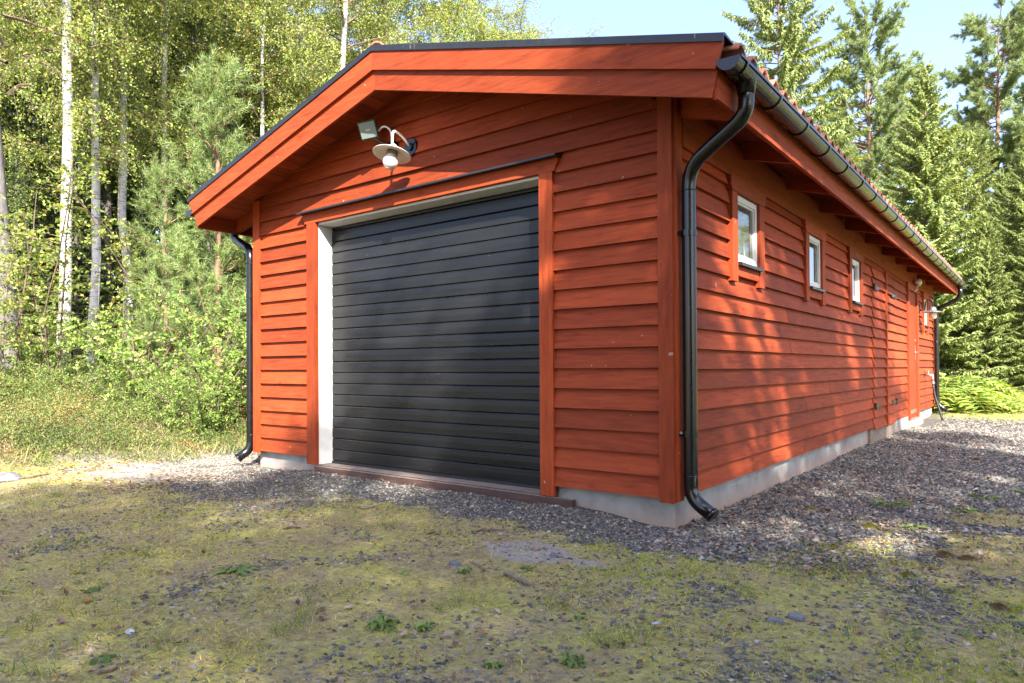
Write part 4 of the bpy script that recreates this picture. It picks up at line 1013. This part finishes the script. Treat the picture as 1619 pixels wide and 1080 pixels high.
def ground_at(px, row):
    d = FW+RT*((px-809.5)/FPX)-UP*((row-CY0)/FPX); z = -.155
    for _ in range(6):
        t = (z-CAM[2])/d[2]; x, y = CAM[0]+d[0]*t, CAM[1]+d[1]*t; z = float(hgt(x, y))
    return x, y, z
# short moss / turf over the yard
def turf(x, y):
    gm, lw, sd = masks(x, y); dep = np.hypot(x-CAM[0], y-CAM[1])
    return np.clip(1.15-gm*1.3-sd*.8, 0, 1)*(1-.55*sst(.6, -.6, x+.5*y))*(.06+.94*sst(.44, .54, .6*fbm(x, y, 9., 51, 3)+.4*fbm(x, y, 2.2, 58)))*vis(x, y, 30)*np.clip(3.2/dep, 0, 1)
x, y = scatter(420000, -2.5, 8, -3.6, 6, turf); m = len(x)
g = Geo(); ax = rng.normal(0, .75, (m, 3)); ax[:, 2] = .55
g.blades(np.stack([x, y, hgt(x, y)-.003], -1), ax, rng.uniform(.010, .032, m), rng.uniform(.0035, .0075, m))
g.obj('turf', M['moss'], kind='stuff', label='matted moss and short withered grass of the yard')
def bright(x, y): return turf(x, y)*sst(.2, 1.2, x)*sst(.42, .54, fbm(x, y, 1.1, 52))*(sst(-1.9, -.9, y)*.9+.15)
x, y = scatter(300000, -1, 7, -3.4, 1, bright); m = len(x); g = Geo(); ax = rng.normal(0, .7, (m, 3)); ax[:, 2] = .9
g.blades(np.stack([x, y, hgt(x, y)-.002], -1), ax, rng.uniform(.008, .022, m), rng.uniform(.004, .008, m))
g.obj('moss', M['moss_green'], kind='stuff', label='bright yellow-green moss patches in front of the garage')
tuft = lambda x, y: turf(x, y)*sst(.48, .60, fbm(x, y, 1.9, 53))
grass('short_grass', M['grass'], 90000, (-2.5, 8, -3.6, 7), tuft, lambda x, y: .055, .0036, .8, 'thin green grass tufts across the yard')
grass('dry_grass', M['straw'], 150000, (-2.5, 8, -3.6, 7), lambda x, y: turf(x, y)*(.1+.9*sst(.42, .6, fbm(x, y, 2.1, 54))), lambda x, y: .036, .0028, 1.5, 'withered straw grass lying across the yard')
cx_, cy_ = scatter(420, -2.5, 8, -3.5, 3, lambda x, y: turf(x, y)*vis(x, y, 10)*.8)
ex = [ground_at(px, row)[:2] for px, row in ((465, 990), (440, 1003), (700, 965), (485, 975), (735, 952), (60, 862), (120, 860), (230, 880), (1010, 1010), (960, 1020), (860, 958), (150, 778), (90, 785), (40, 795), (1180, 940), (1330, 905), (250, 1020), (30, 1060), (60, 1070))]
cx_ = np.concatenate([cx_, [e[0] for e in ex]]); cy_ = np.concatenate([cy_, [e[1] for e in ex]]); nb_ = 34
x = np.repeat(cx_, nb_)+rng.normal(0, .035, len(cx_)*nb_); y = np.repeat(cy_, nb_)+rng.normal(0, .035, len(x)); m = len(x); ax = rng.normal(0, .55, (m, 3)); ax[:, 2] = 1
hh_ = np.repeat(np.concatenate([rng.uniform(.02, .055, len(cx_)-len(ex)), np.full(len(ex), .085)]), nb_)*rng.uniform(.4, 1.2, m)
g = Geo(); g.blades(np.stack([x, y, hgt(x, y)-.003], -1), ax, hh_, .0036); g.obj('short_grass', M['grass'], kind='stuff', label='small clumps of green grass standing in the moss')
x, y = scatter(5200, -2.5, 8, -3.5, 3, lambda x, y: turf(x, y)*vis(x, y, 10)*sst(.42, .62, fbm(x, y, 1.3, 77))*np.clip(3.4/np.hypot(x-CAM[0], y-CAM[1]), 0, 1)); k_ = 5
sz = np.repeat(rng.uniform(.010, .030, len(x)), k_); X_ = np.repeat(x, k_); Y_ = np.repeat(y, k_); m = len(X_); ax = rng.normal(0, 1, (m, 3)); ax[:, 2] = rng.uniform(.05, .5, m); nr = rng.normal(0, .35, (m, 3)); nr[:, 2] = 1
g = Geo(); g.cards(np.stack([X_, Y_, hgt(X_, Y_)+.006], -1)+rng.normal(0, .005, (m, 3)), ax, nr, sz, sz*.6, .15); g.obj('ground_cover', M['weed'], kind='stuff', label='tiny leafy weeds spread through the moss')
# lawn beyond
lawn_d = lambda x, y: masks(x, y)[1]*vis(x, y)*np.clip(14/np.hypot(x-6, y+4), 0, 1)
grass('lawn_grass', M['grass'], 60000, (4.4, 14, 3, 30), lawn_d, lambda x, y: .07, .010, .6, 'lawn beyond the far end of the garage')
# gravel stones
def stones(n, area, dens, smin, smax, name, label):
    x, y = scatter(n, *area, dens); m = len(x)
    base = np.array([(1, 0, 0), (-1, 0, 0), (0, 1, 0), (0, -1, 0), (0, 0, 1), (0, 0, -1), (.6, .6, .55), (-.6, -.6, .55)])
    base = base[:6]; F = np.array([(0, 2, 4), (2, 1, 4), (1, 3, 4), (3, 0, 4), (2, 0, 5), (1, 2, 5), (3, 1, 5), (0, 3, 5)])
    s = rng.uniform(smin, smax, m)**1.; V = base[None]+rng.normal(0, .28, (m, 6, 3))
    an = rng.uniform(0, 6.283, m); c, sn = np.cos(an), np.sin(an)
    V = np.stack([V[..., 0]*c[:, None]-V[..., 1]*sn[:, None]*.8, V[..., 0]*sn[:, None]+V[..., 1]*c[:, None]*.8, V[..., 2]*.55+.3*(V[..., 0]*rng.normal(0, .5, m)[:, None])], -1)*s[:, None, None]
    V += np.stack([x, y, hgt(x, y)+s*.18], -1)[:, None]
    g = Geo(); g.add(V.reshape(-1, 3), tris=(np.arange(m)[:, None, None]*6+F[None]).reshape(-1, 3))
    return g.obj(name, M['gravel'], kind='stuff', label=label)
gdens = lambda x, y: sst(.12, .85, masks(x, y)[0]*.75+.25*masks(x+.13, y+.11)[0])*vis(x, y, 20)*np.clip(4.6/np.hypot(x-CAM[0], y-CAM[1]), 0, 1)**1.3
stones(120000, (-1.2, 8, -3.4, 3), gdens, .005, .0145, 'gravel', 'dark crushed stone along the front of the garage')
sdens = lambda x, y: sst(.5, .8, masks(x, y)[0])*sst(2.3, 1.0, x-W)*vis(x, y, 20)*np.clip(5.5/np.hypot(x-CAM[0], y-CAM[1]), 0, 1)
stones(60000, (W, 7.2, -.6, 9), sdens, .010, .026, 'gravel', 'coarse crushed stone along the long side wall')
stones(38000, (-2, 8, -3.6, 1.5), lambda x, y: (1-masks(x, y)[0]*.6)*(.15+.85*sst(.45, .62, fbm(x, y, 2.2, 57)))*vis(x, y, 20)*np.clip(3/np.hypot(x-CAM[0], y-CAM[1]), 0, 1), .004, .012, 'gravel', 'loose small stones among the moss')
stones(40000, (W+.3, 9, 1.5, 12), lambda x, y: sst(.4, .7, masks(x, y)[0])*(1-masks(x, y)[1])*vis(x, y, 20)*np.clip(6/np.hypot(x-CAM[0], y-CAM[1]), 0, 1)**1.2, .012, .028, 'gravel', 'grey gravel of the drive right of the garage')
# leaf litter
def litter(n, area, dens, smin, smax, label):
    x, y = scatter(n, *area, dens); m = len(x); g = Geo(); ax = rng.normal(0, 1, (m, 3)); ax[:, 2] *= .25
    nr = rng.normal(0, .3, (m, 3)); nr[:, 2] = 1; s = rng.uniform(smin, smax, m)
    g.cards(np.stack([x, y, hgt(x, y)+rng.uniform(.006, .02, m)], -1), ax, nr, s, s*.6, .2)
    g.obj('leaf_litter', M['litter'], kind='stuff', label=label)
litter(26000, (-2.5, 8, -3.4, 3), lambda x, y: .8*vis(x, y, 20)*np.clip(3/np.hypot(x-CAM[0], y-CAM[1]), 0, 1)**1.3, .005, .016, 'crumbs of dry leaves and bark between the moss')
litter(6500, (-2.5, 8, -3.4, 3), lambda x, y: .8*vis(x, y, 20)*np.clip(3/np.hypot(x-CAM[0], y-CAM[1]), 0, 1), .012, .045, 'brown and tan fallen leaves scattered over the yard')
litter(26000, (W, 6.8, -.5, 8), lambda x, y: sst(2.2, .3, x-W)*sst(.28, .48, fbm(x, y, 1.6, 61))*np.clip(5/np.hypot(x-CAM[0], y-CAM[1]), 0, 1), .012, .035, 'brown leaf litter on the gravel by the long wall')
litter(2600, (-2.2, .6, -1.6, .8), lambda x, y: sst(.4, .6, fbm(x, y, 1.6, 62)), .015, .05, 'dry leaves at the forest edge left of the garage')

# ferns at the far end
def fern_geo(seed, ln=.9, nf=8):
    r = np.random.default_rng(seed); st = Geo(); lf = Geo(); C, A, N, LL = [], [], [], []
    for f in range(nf):
        az = f*6.283/nf+r.uniform(-.3, .3); l_ = ln*r.uniform(.7, 1.1); d = np.array([np.cos(az)*.6, np.sin(az)*.6, 1.]); d = unit(d); p = np.zeros(3); pts = [p]
        for k in range(10):
            d = unit(d+np.array([np.cos(az)*.12, np.sin(az)*.12, -.17])); p = p+d*l_/10; pts.append(p)
        pts = np.array(pts); st.tube(pts, np.linspace(.006, .002, 11), 4, False); sd = np.array([-np.sin(az), np.cos(az), 0])
        for k in range(2, 11):
            w_ = l_*.42*np.sin(np.pi*(.12+.86*(1-(k-2)/9)))*.75+.03
            for s in (-1, 1):
                for e in range(4):
                    b = pts[k]+sd*s*w_*e/4*.85; 
                    C.append(b); A.append(sd*s*.6+(pts[min(k+1, 10)]-pts[k-1])*2*(1 if e % 2 else -.2)/l_+np.array([0, 0, -.12])); N.append(np.array([0, 0, 1.])+r.normal(0, .2, 3)); LL.append(max(.05, w_*.5))
                C.append(pts[k]); A.append(sd*s+(pts[k]-pts[k-1])*3); N.append(np.array([0, 0, 1.])); LL.append(w_)
    C, A, N, LL = map(np.array, (C, A, N, LL)); lf.cards(C, A, N, LL, LL*.3)
    return st, lf
st, lf = fern_geo(71)
t0 = thing('fern', '', 'fern', world=False); st.obj('stem', M['fern'], t0); lf.obj('frond', M['fern'], t0)
first = True
flab = {0: 'yellowing fern nearest the far downpipe', 1: 'green fern bent over the gravel edge'}
for k in range(54):
    x = random.uniform(3.6, 5.5); y = random.uniform(0, 4.5)+13.1-.8*max(0, x-4.6)
    o = t0 if first else dup(t0, (0, 0, 0))
    s = random.uniform(.7, 1.3)*(1.2 if x < 5 else .75); o.location = (x, y, float(hgt(x, y))-.02); o.scale = (s, s, s*random.uniform(.9, 1.6)); o.rotation_euler = (0, 0, random.uniform(0, 6.28)); first = False
    o['label'] = 'bright yellow-green fern in the bed beyond the far corner'; o['group'] = 'ferns beyond the far corner'

# weeds
def rosette(seed, nlv=10, ln=.10, up=.4, w=.25, jag=0.):
    r = np.random.default_rng(seed); g = Geo()
    for k in range(nlv):
        az = k*2.4+r.uniform(-.7, .7); l_ = ln*r.uniform(.35, 1.15); n_ = 9 if jag else 6; ct = r.normal(0, .25)
        s = np.linspace(0, 1, n_); wd = w*l_*r.uniform(.7, 1.3)*np.interp(s, [0, .2, .55, .8, 1], [.12, .4, 1., .8, .04])
        if jag: wd = wd*(1+jag*np.where(np.arange(n_) % 2, .6, -.5))
        aa = az+ct*s; hx = np.stack([np.cos(aa), np.sin(aa), 0*aa], -1); sd = np.stack([-np.sin(aa), np.cos(aa), 0*aa], -1)
        u_ = up*r.uniform(.4, 1.5); zz_ = u_*l_*(s-.85*s*s)+.004; off = r.normal(0, .012, 3)*[1, 1, 0]
        c = hx*s[:, None]*l_+np.array([0, 0, 1.])*zz_[:, None]+off; tw = r.normal(0, .35)
        e1 = np.array([0, 0, 1.])*(wd*(.25+tw))[:, None]; e2 = np.array([0, 0, 1.])*(wd*(.25-tw))[:, None]
        P = np.concatenate([c-sd*wd[:, None]*.5+e1, c, c+sd*wd[:, None]*.5+e2]); i = np.arange(n_-1)
        g.add(P, quads=np.concatenate([np.stack([i, i+1, i+n_+1, i+n_], -1), np.stack([i+n_, i+n_+1, i+2*n_+1, i+2*n_], -1)]))
    return g
meshes = [rosette(s, n_, l_, u_, w_, jg).mesh('weed', M['weed'], True) for s, n_, l_, u_, w_, jg in ((1, 30, .11, .5, .20, .7), (2, 20, .05, .5, .42, 0), (3, 34, .045, 1.2, .42, .25), (4, 44, .085, 1.6, .05, 0))]
for px, row, mi, s, lab in [
    (378, 903, 0, 1.15, 'dark green dandelion rosette alone in the left foreground'),
    (420, 740, 3, .6, 'small weed on the gravel below the left wall'),
    (512, 738, 3, 1.2, 'grass tuft at the foot of the white door jamb'),
    (155, 1045, 1, 1.0, 'round-leaved weed near the bottom left of the yard'),
    (140, 935, 1, 1.0, 'flat plantain in the left foreground moss'),
    (600, 990, 2, 1.5, 'leafy weed cluster in the middle foreground'),
    (670, 995, 2, 1.0, 'small weed right of the leafy cluster'),
    (735, 905, 2, .9, 'pale green weed below the sand patch'),
    (835, 900, 1, .9, 'weed with long leaves beside the bark strip'),
    (900, 1048, 2, 1.2, 'broad-leaved weed at the bottom centre'),
    (780, 1055, 2, .8, 'small weed left of the bottom centre weed'),
    (915, 978, 2, .6, 'tiny weed in the centre right foreground'),
    (1408, 803, 3, 1.9, 'upright green weed on the gravel beside the long wall'),
    (1440, 835, 0, 1.1, 'low green weed in front of the upright gravel weed'),
    (1520, 808, 0, 1.2, 'spreading green weed on the right gravel'),
    (1560, 790, 0, 1.3, 'green weed clump at the right edge of the gravel'),
    (1600, 780, 0, 1.3, 'green weed clump nearest the right edge'),
    (1550, 760, 1, 1.2, 'pale weed farther up the right gravel'),
    (1104, 848, 3, .7, 'small grass tuft below the front downpipe shoe'),
    (1470, 655, 0, 1.6, 'weed at the foot of the tap hose')]:
    x, y, z = ground_at(px, row); o = link('weed', meshes[mi], None, lab, 'weed'); o.location = (x, y, z-.004); o.scale = (s*.85, s*.85, s*.7); o.rotation_euler = (0, 0, random.uniform(0, 6))
# moss cushions
def cushion(seed):
    r = np.random.default_rng(seed); g = Geo(); a = np.arange(14)/14*6.283; rr = np.linspace(1, .02, 6)
    V = []
    for k, q in enumerate(rr):
        rad = q*(1+.22*np.sin(a*2+seed)+r.normal(0, .08, 14)); V.append(np.stack([rad*np.cos(a), rad*np.sin(a)*.7, np.full(14, .42*np.sqrt(1-q*q))+r.normal(0, .02, 14)-.03], -1))
    i = np.arange(5)[:, None]*14; j = np.arange(14)[None]; k = (j+1) % 14
    g.add(np.concatenate(V), quads=np.stack([i+j, i+k, i+14+k, i+14+j], -1).reshape(-1, 4))
    P = np.concatenate(V[:6]); P = np.repeat(P, 14, 0)+r.normal(0, .08, (84*14, 3)); P[:, 2] = np.maximum(P[:, 2], 0)*.98
    g.blades(P, unit(P*[1, 1, 2.2]+[0, 0, .25])+r.normal(0, .35, P.shape), r.uniform(.08, .2, len(P)), .05); return g
def moss_mat(name, a, b):
    t = NT(name); v = t.coords(); f = t.noise(v, 5, 6, .7); t.l(t.ramp(f, [(.3, a), (.7, b)]), t.b.inputs['Base Color']); t.set(Roughness=.95); t.bump(f, .8, .05); return t.m
mb = moss_mat('brown_moss', (.14, .085, .03), (.36, .23, .085)); my = moss_mat('yellow_moss', (.22, .19, .025), (.48, .40, .07))
cm = [cushion(s).mesh('moss_cushion', mb, True) for s in (1, 2)]+[cushion(s).mesh('moss_cushion', my, True) for s in (3, 4)]
for px, row, mi, s, lab in [(1283, 808, 2, .05, 'largest yellow moss cushion on the gravel'), (1308, 810, 0, .035, 'brown moss cushion touching the largest yellow one'), (1376, 836, 3, .06, 'long yellow moss cushion farther out on the gravel'),
        (1304, 828, 2, .03, 'small yellow-brown moss cushion between the larger ones'), (1250, 846, 0, .028, 'brown moss cushion nearest the corner gravel'), (1318, 865, 3, .03, 'yellow moss cushion at the moss edge'), (1400, 826, 0, .035, 'brown moss cushion behind the long yellow one'),
        (1436, 797, 3, .04, 'olive moss cushion near the upright weed'), (1444, 767, 0, .04, 'brown moss cushion in the middle of the side gravel'), (1365, 757, 0, .028, 'dark moss ball close to the long wall'), (1298, 789, 2, .03, 'small moss cushion between wall and yellow cushion'),
        (1155, 883, 0, .036, 'brown moss lump in the foreground below the corner'), (1464, 722, 0, .05, 'brown moss heap far along the gravel'), (1500, 747, 0, .035, 'brown moss heap right of the far gravel'), (1545, 730, 0, .06, 'rusty moss heap at the right grass edge'),
        (1497, 708, 0, .045, 'brown moss heap near the tap'), (1545, 703, 0, .05, 'dark moss heap on the far right gravel'), (1580, 963, 0, .04, 'brown moss lump in the right foreground'), (1495, 880, 0, .045, 'brown moss lump below the spreading weed'), (1435, 910, 3, .03, 'olive moss lump in the right yard'), (1530, 885, 0, .04, 'rust brown moss lump in the right yard')]:
    x, y, z = ground_at(px, row); o = link('moss_cushion', cm[mi], None, lab, 'moss'); o.location = (x, y, z); o.scale = (s,)*3; o.rotation_euler = (0, 0, random.uniform(0, 6))
# stones, sticks and single leaves
def rock(seed, sx, sy, sz):
    r = np.random.default_rng(seed); g = Geo(); n1, n2 = 9, 14; V = []
    for i in range(n1+1):
        th = np.pi*i/n1
        for j in range(n2):
            ph = 6.283*j/n2; d = np.array([np.sin(th)*np.cos(ph), np.sin(th)*np.sin(ph), np.cos(th)])
            k = 1+.18*np.sin(3*d[0]+seed)+.15*np.cos(4*d[1]+seed*2)+.1*np.sin(5*d[2]+seed)+(r.normal(0, .03) if 0 < i < n1 else 0); V.append(d*k*[sx, sy, sz])
    i = np.arange(n1)[:, None]*n2; j = np.arange(n2)[None]; k = (j+1) % n2
    g.add(np.array(V), quads=np.stack([i+j, i+n2+j, i+n2+k, i+k], -1).reshape(-1, 4)); return g
for px, row, dims, lab in [(4, 755, (.17, .13, .045), 'pale grey boulder at the left edge of the yard'), (235, 744, (.12, .09, .016), 'flat sunlit stone with moss at the gravel edge'), (720, 893, (.03, .022, .014), 'small blue-grey stone below the sand patch'), (877, 880, (.025, .02, .014), 'small brown stone right of the sand patch'),
        (410 + 980, 918, (.022, .016, .01), 'light chip of stone in the right yard'), (1228, 985, (.030, .022, .018), 'pale pinkish stone in the right foreground'), (1258, 980, (.03, .02, .02), 'blue-grey stone beside the pale pinkish one')]:
    x, y, z = ground_at(px, row); o = rock(len(lab), *dims).obj('stone', M['rock'], None, smooth=len(lab) % 2 == 0, label=lab, cat='stone'); o.location = (x, y, z+dims[2]*.3)
def stick(px0, r0_, px1, r1_, rad, mat, name, lab):
    a = np.array(ground_at(px0, r0_)); b = np.array(ground_at(px1, r1_)); t = np.linspace(0, 1, 7)[:, None]
    P = a+(b-a)*t+rng.normal(0, .004, (7, 3))+[0, 0, rad*1.2]; g = Geo(); g.tube(P, rad*np.linspace(1, .6, 7), 7); g.obj(name, M[mat], None, label=lab, cat='stick')
stick(155, 1068, 195, 1054, .006, 'brown_bark', 'stick', 'dark stick at the bottom left')
stick(20, 760, 80, 750, .010, 'wood_grey', 'stick', 'long pale stick beside the grey boulder')
stick(448, 838, 476, 836, .007, 'brown_bark', 'stick', 'short brown twig in the left moss')
stick(798, 910, 840, 930, .012, 'wood_grey', 'bark_strip', 'grey strip of bark lying below the sand patch')
stick(745, 842, 800, 838, .006, 'brown_bark', 'stick', 'dark twig lying on the sand patch')
stick(570, 806, 597, 803, .010, 'wood_grey', 'wood_chip', 'pale flat wood chip on the bright moss')
stick(598, 758, 612, 765, .009, 'brown_bark', 'bark_strip', 'brown bark piece on the gravel before the door')
def curled_leaf(s):
    g = Geo(); t = np.linspace(0, 1, 6); w = np.array([.05, .7, 1., .9, .55, .02])*.33; c = np.stack([t, 0*t, .22*(t-.5)**2*2], -1)
    P = np.concatenate([c+np.stack([0*t, -w, .28*w], -1), c, c+np.stack([0*t, w, .35*w], -1)]); i = np.arange(5)
    g.add(P*s, quads=np.concatenate([np.stack([i, i+1, i+7, i+6], -1), np.stack([i+6, i+7, i+13, i+12], -1)])); return g
lm_ = [simple('tan_leaf', (.42, .29, .20), .7, var=.2), simple('brown_leaf', (.20, .10, .06), .7, var=.3), simple('pale_leaf', (.50, .47, .44), .6, var=.2), simple('yellow_leaf', (.50, .38, .08), .6, var=.2), simple('orange_leaf', (.42, .14, .05), .6, var=.2)]
for px, row, mi, s, lab in [(545, 968, 0, .05, 'tan fallen leaf in the middle foreground'), (634, 1012, 0, .045, 'tan leaf right of the leafy weed cluster'), (732, 1005, 3, .04, 'yellow leaf in the bottom centre'), (1034, 990, 2, .05, 'pale upright leaf in the centre right foreground'), (325, 940, 0, .05, 'tan leaf below the dandelion rosette'),
        (288, 941, 1, .045, 'brown leaf left of the rosette'), (135, 957, 4, .05, 'orange leaf in the left foreground'), (45, 1043, 3, .035, 'small yellow leaf at the bottom left'), (214, 1062, 0, .04, 'tan leaf beside the dark stick'), (100, 990, 1, .05, 'curled brown leaf in the left foreground'), (720, 876, 0, .06, 'dry tan leaf at the edge of the sand patch'), (690, 845, 1, .06, 'brown leaf left of the sand patch'),
        (933, 884, 3, .04, 'yellow-green leaf right of the sand patch'), (403, 755, 4, .07, 'orange leaf on the gravel below the left downpipe'), (425, 757, 4, .06, 'second orange leaf below the left wall'), (1000, 928, 4, .03, 'small reddish leaf in the centre right moss'), (880, 925, 4, .03, 'red-brown leaf beside the bark strip'), (205, 1000, 2, .05, 'greyish curled leaf in the left foreground'),
        (1357, 1006, 4, .035, 'orange-brown leaf in the right foreground'), (470, 772, 1, .08, 'brown leaf on the gravel before the white jamb')]:
    x, y, z = ground_at(px, row); o = curled_leaf(s).obj('fallen_leaf', lm_[mi], None, label=lab, cat='leaf'); o.location = (x, y, z+.010); o.rotation_euler = (random.uniform(-.3, .3), random.uniform(-.3, .3), random.uniform(0, 6))
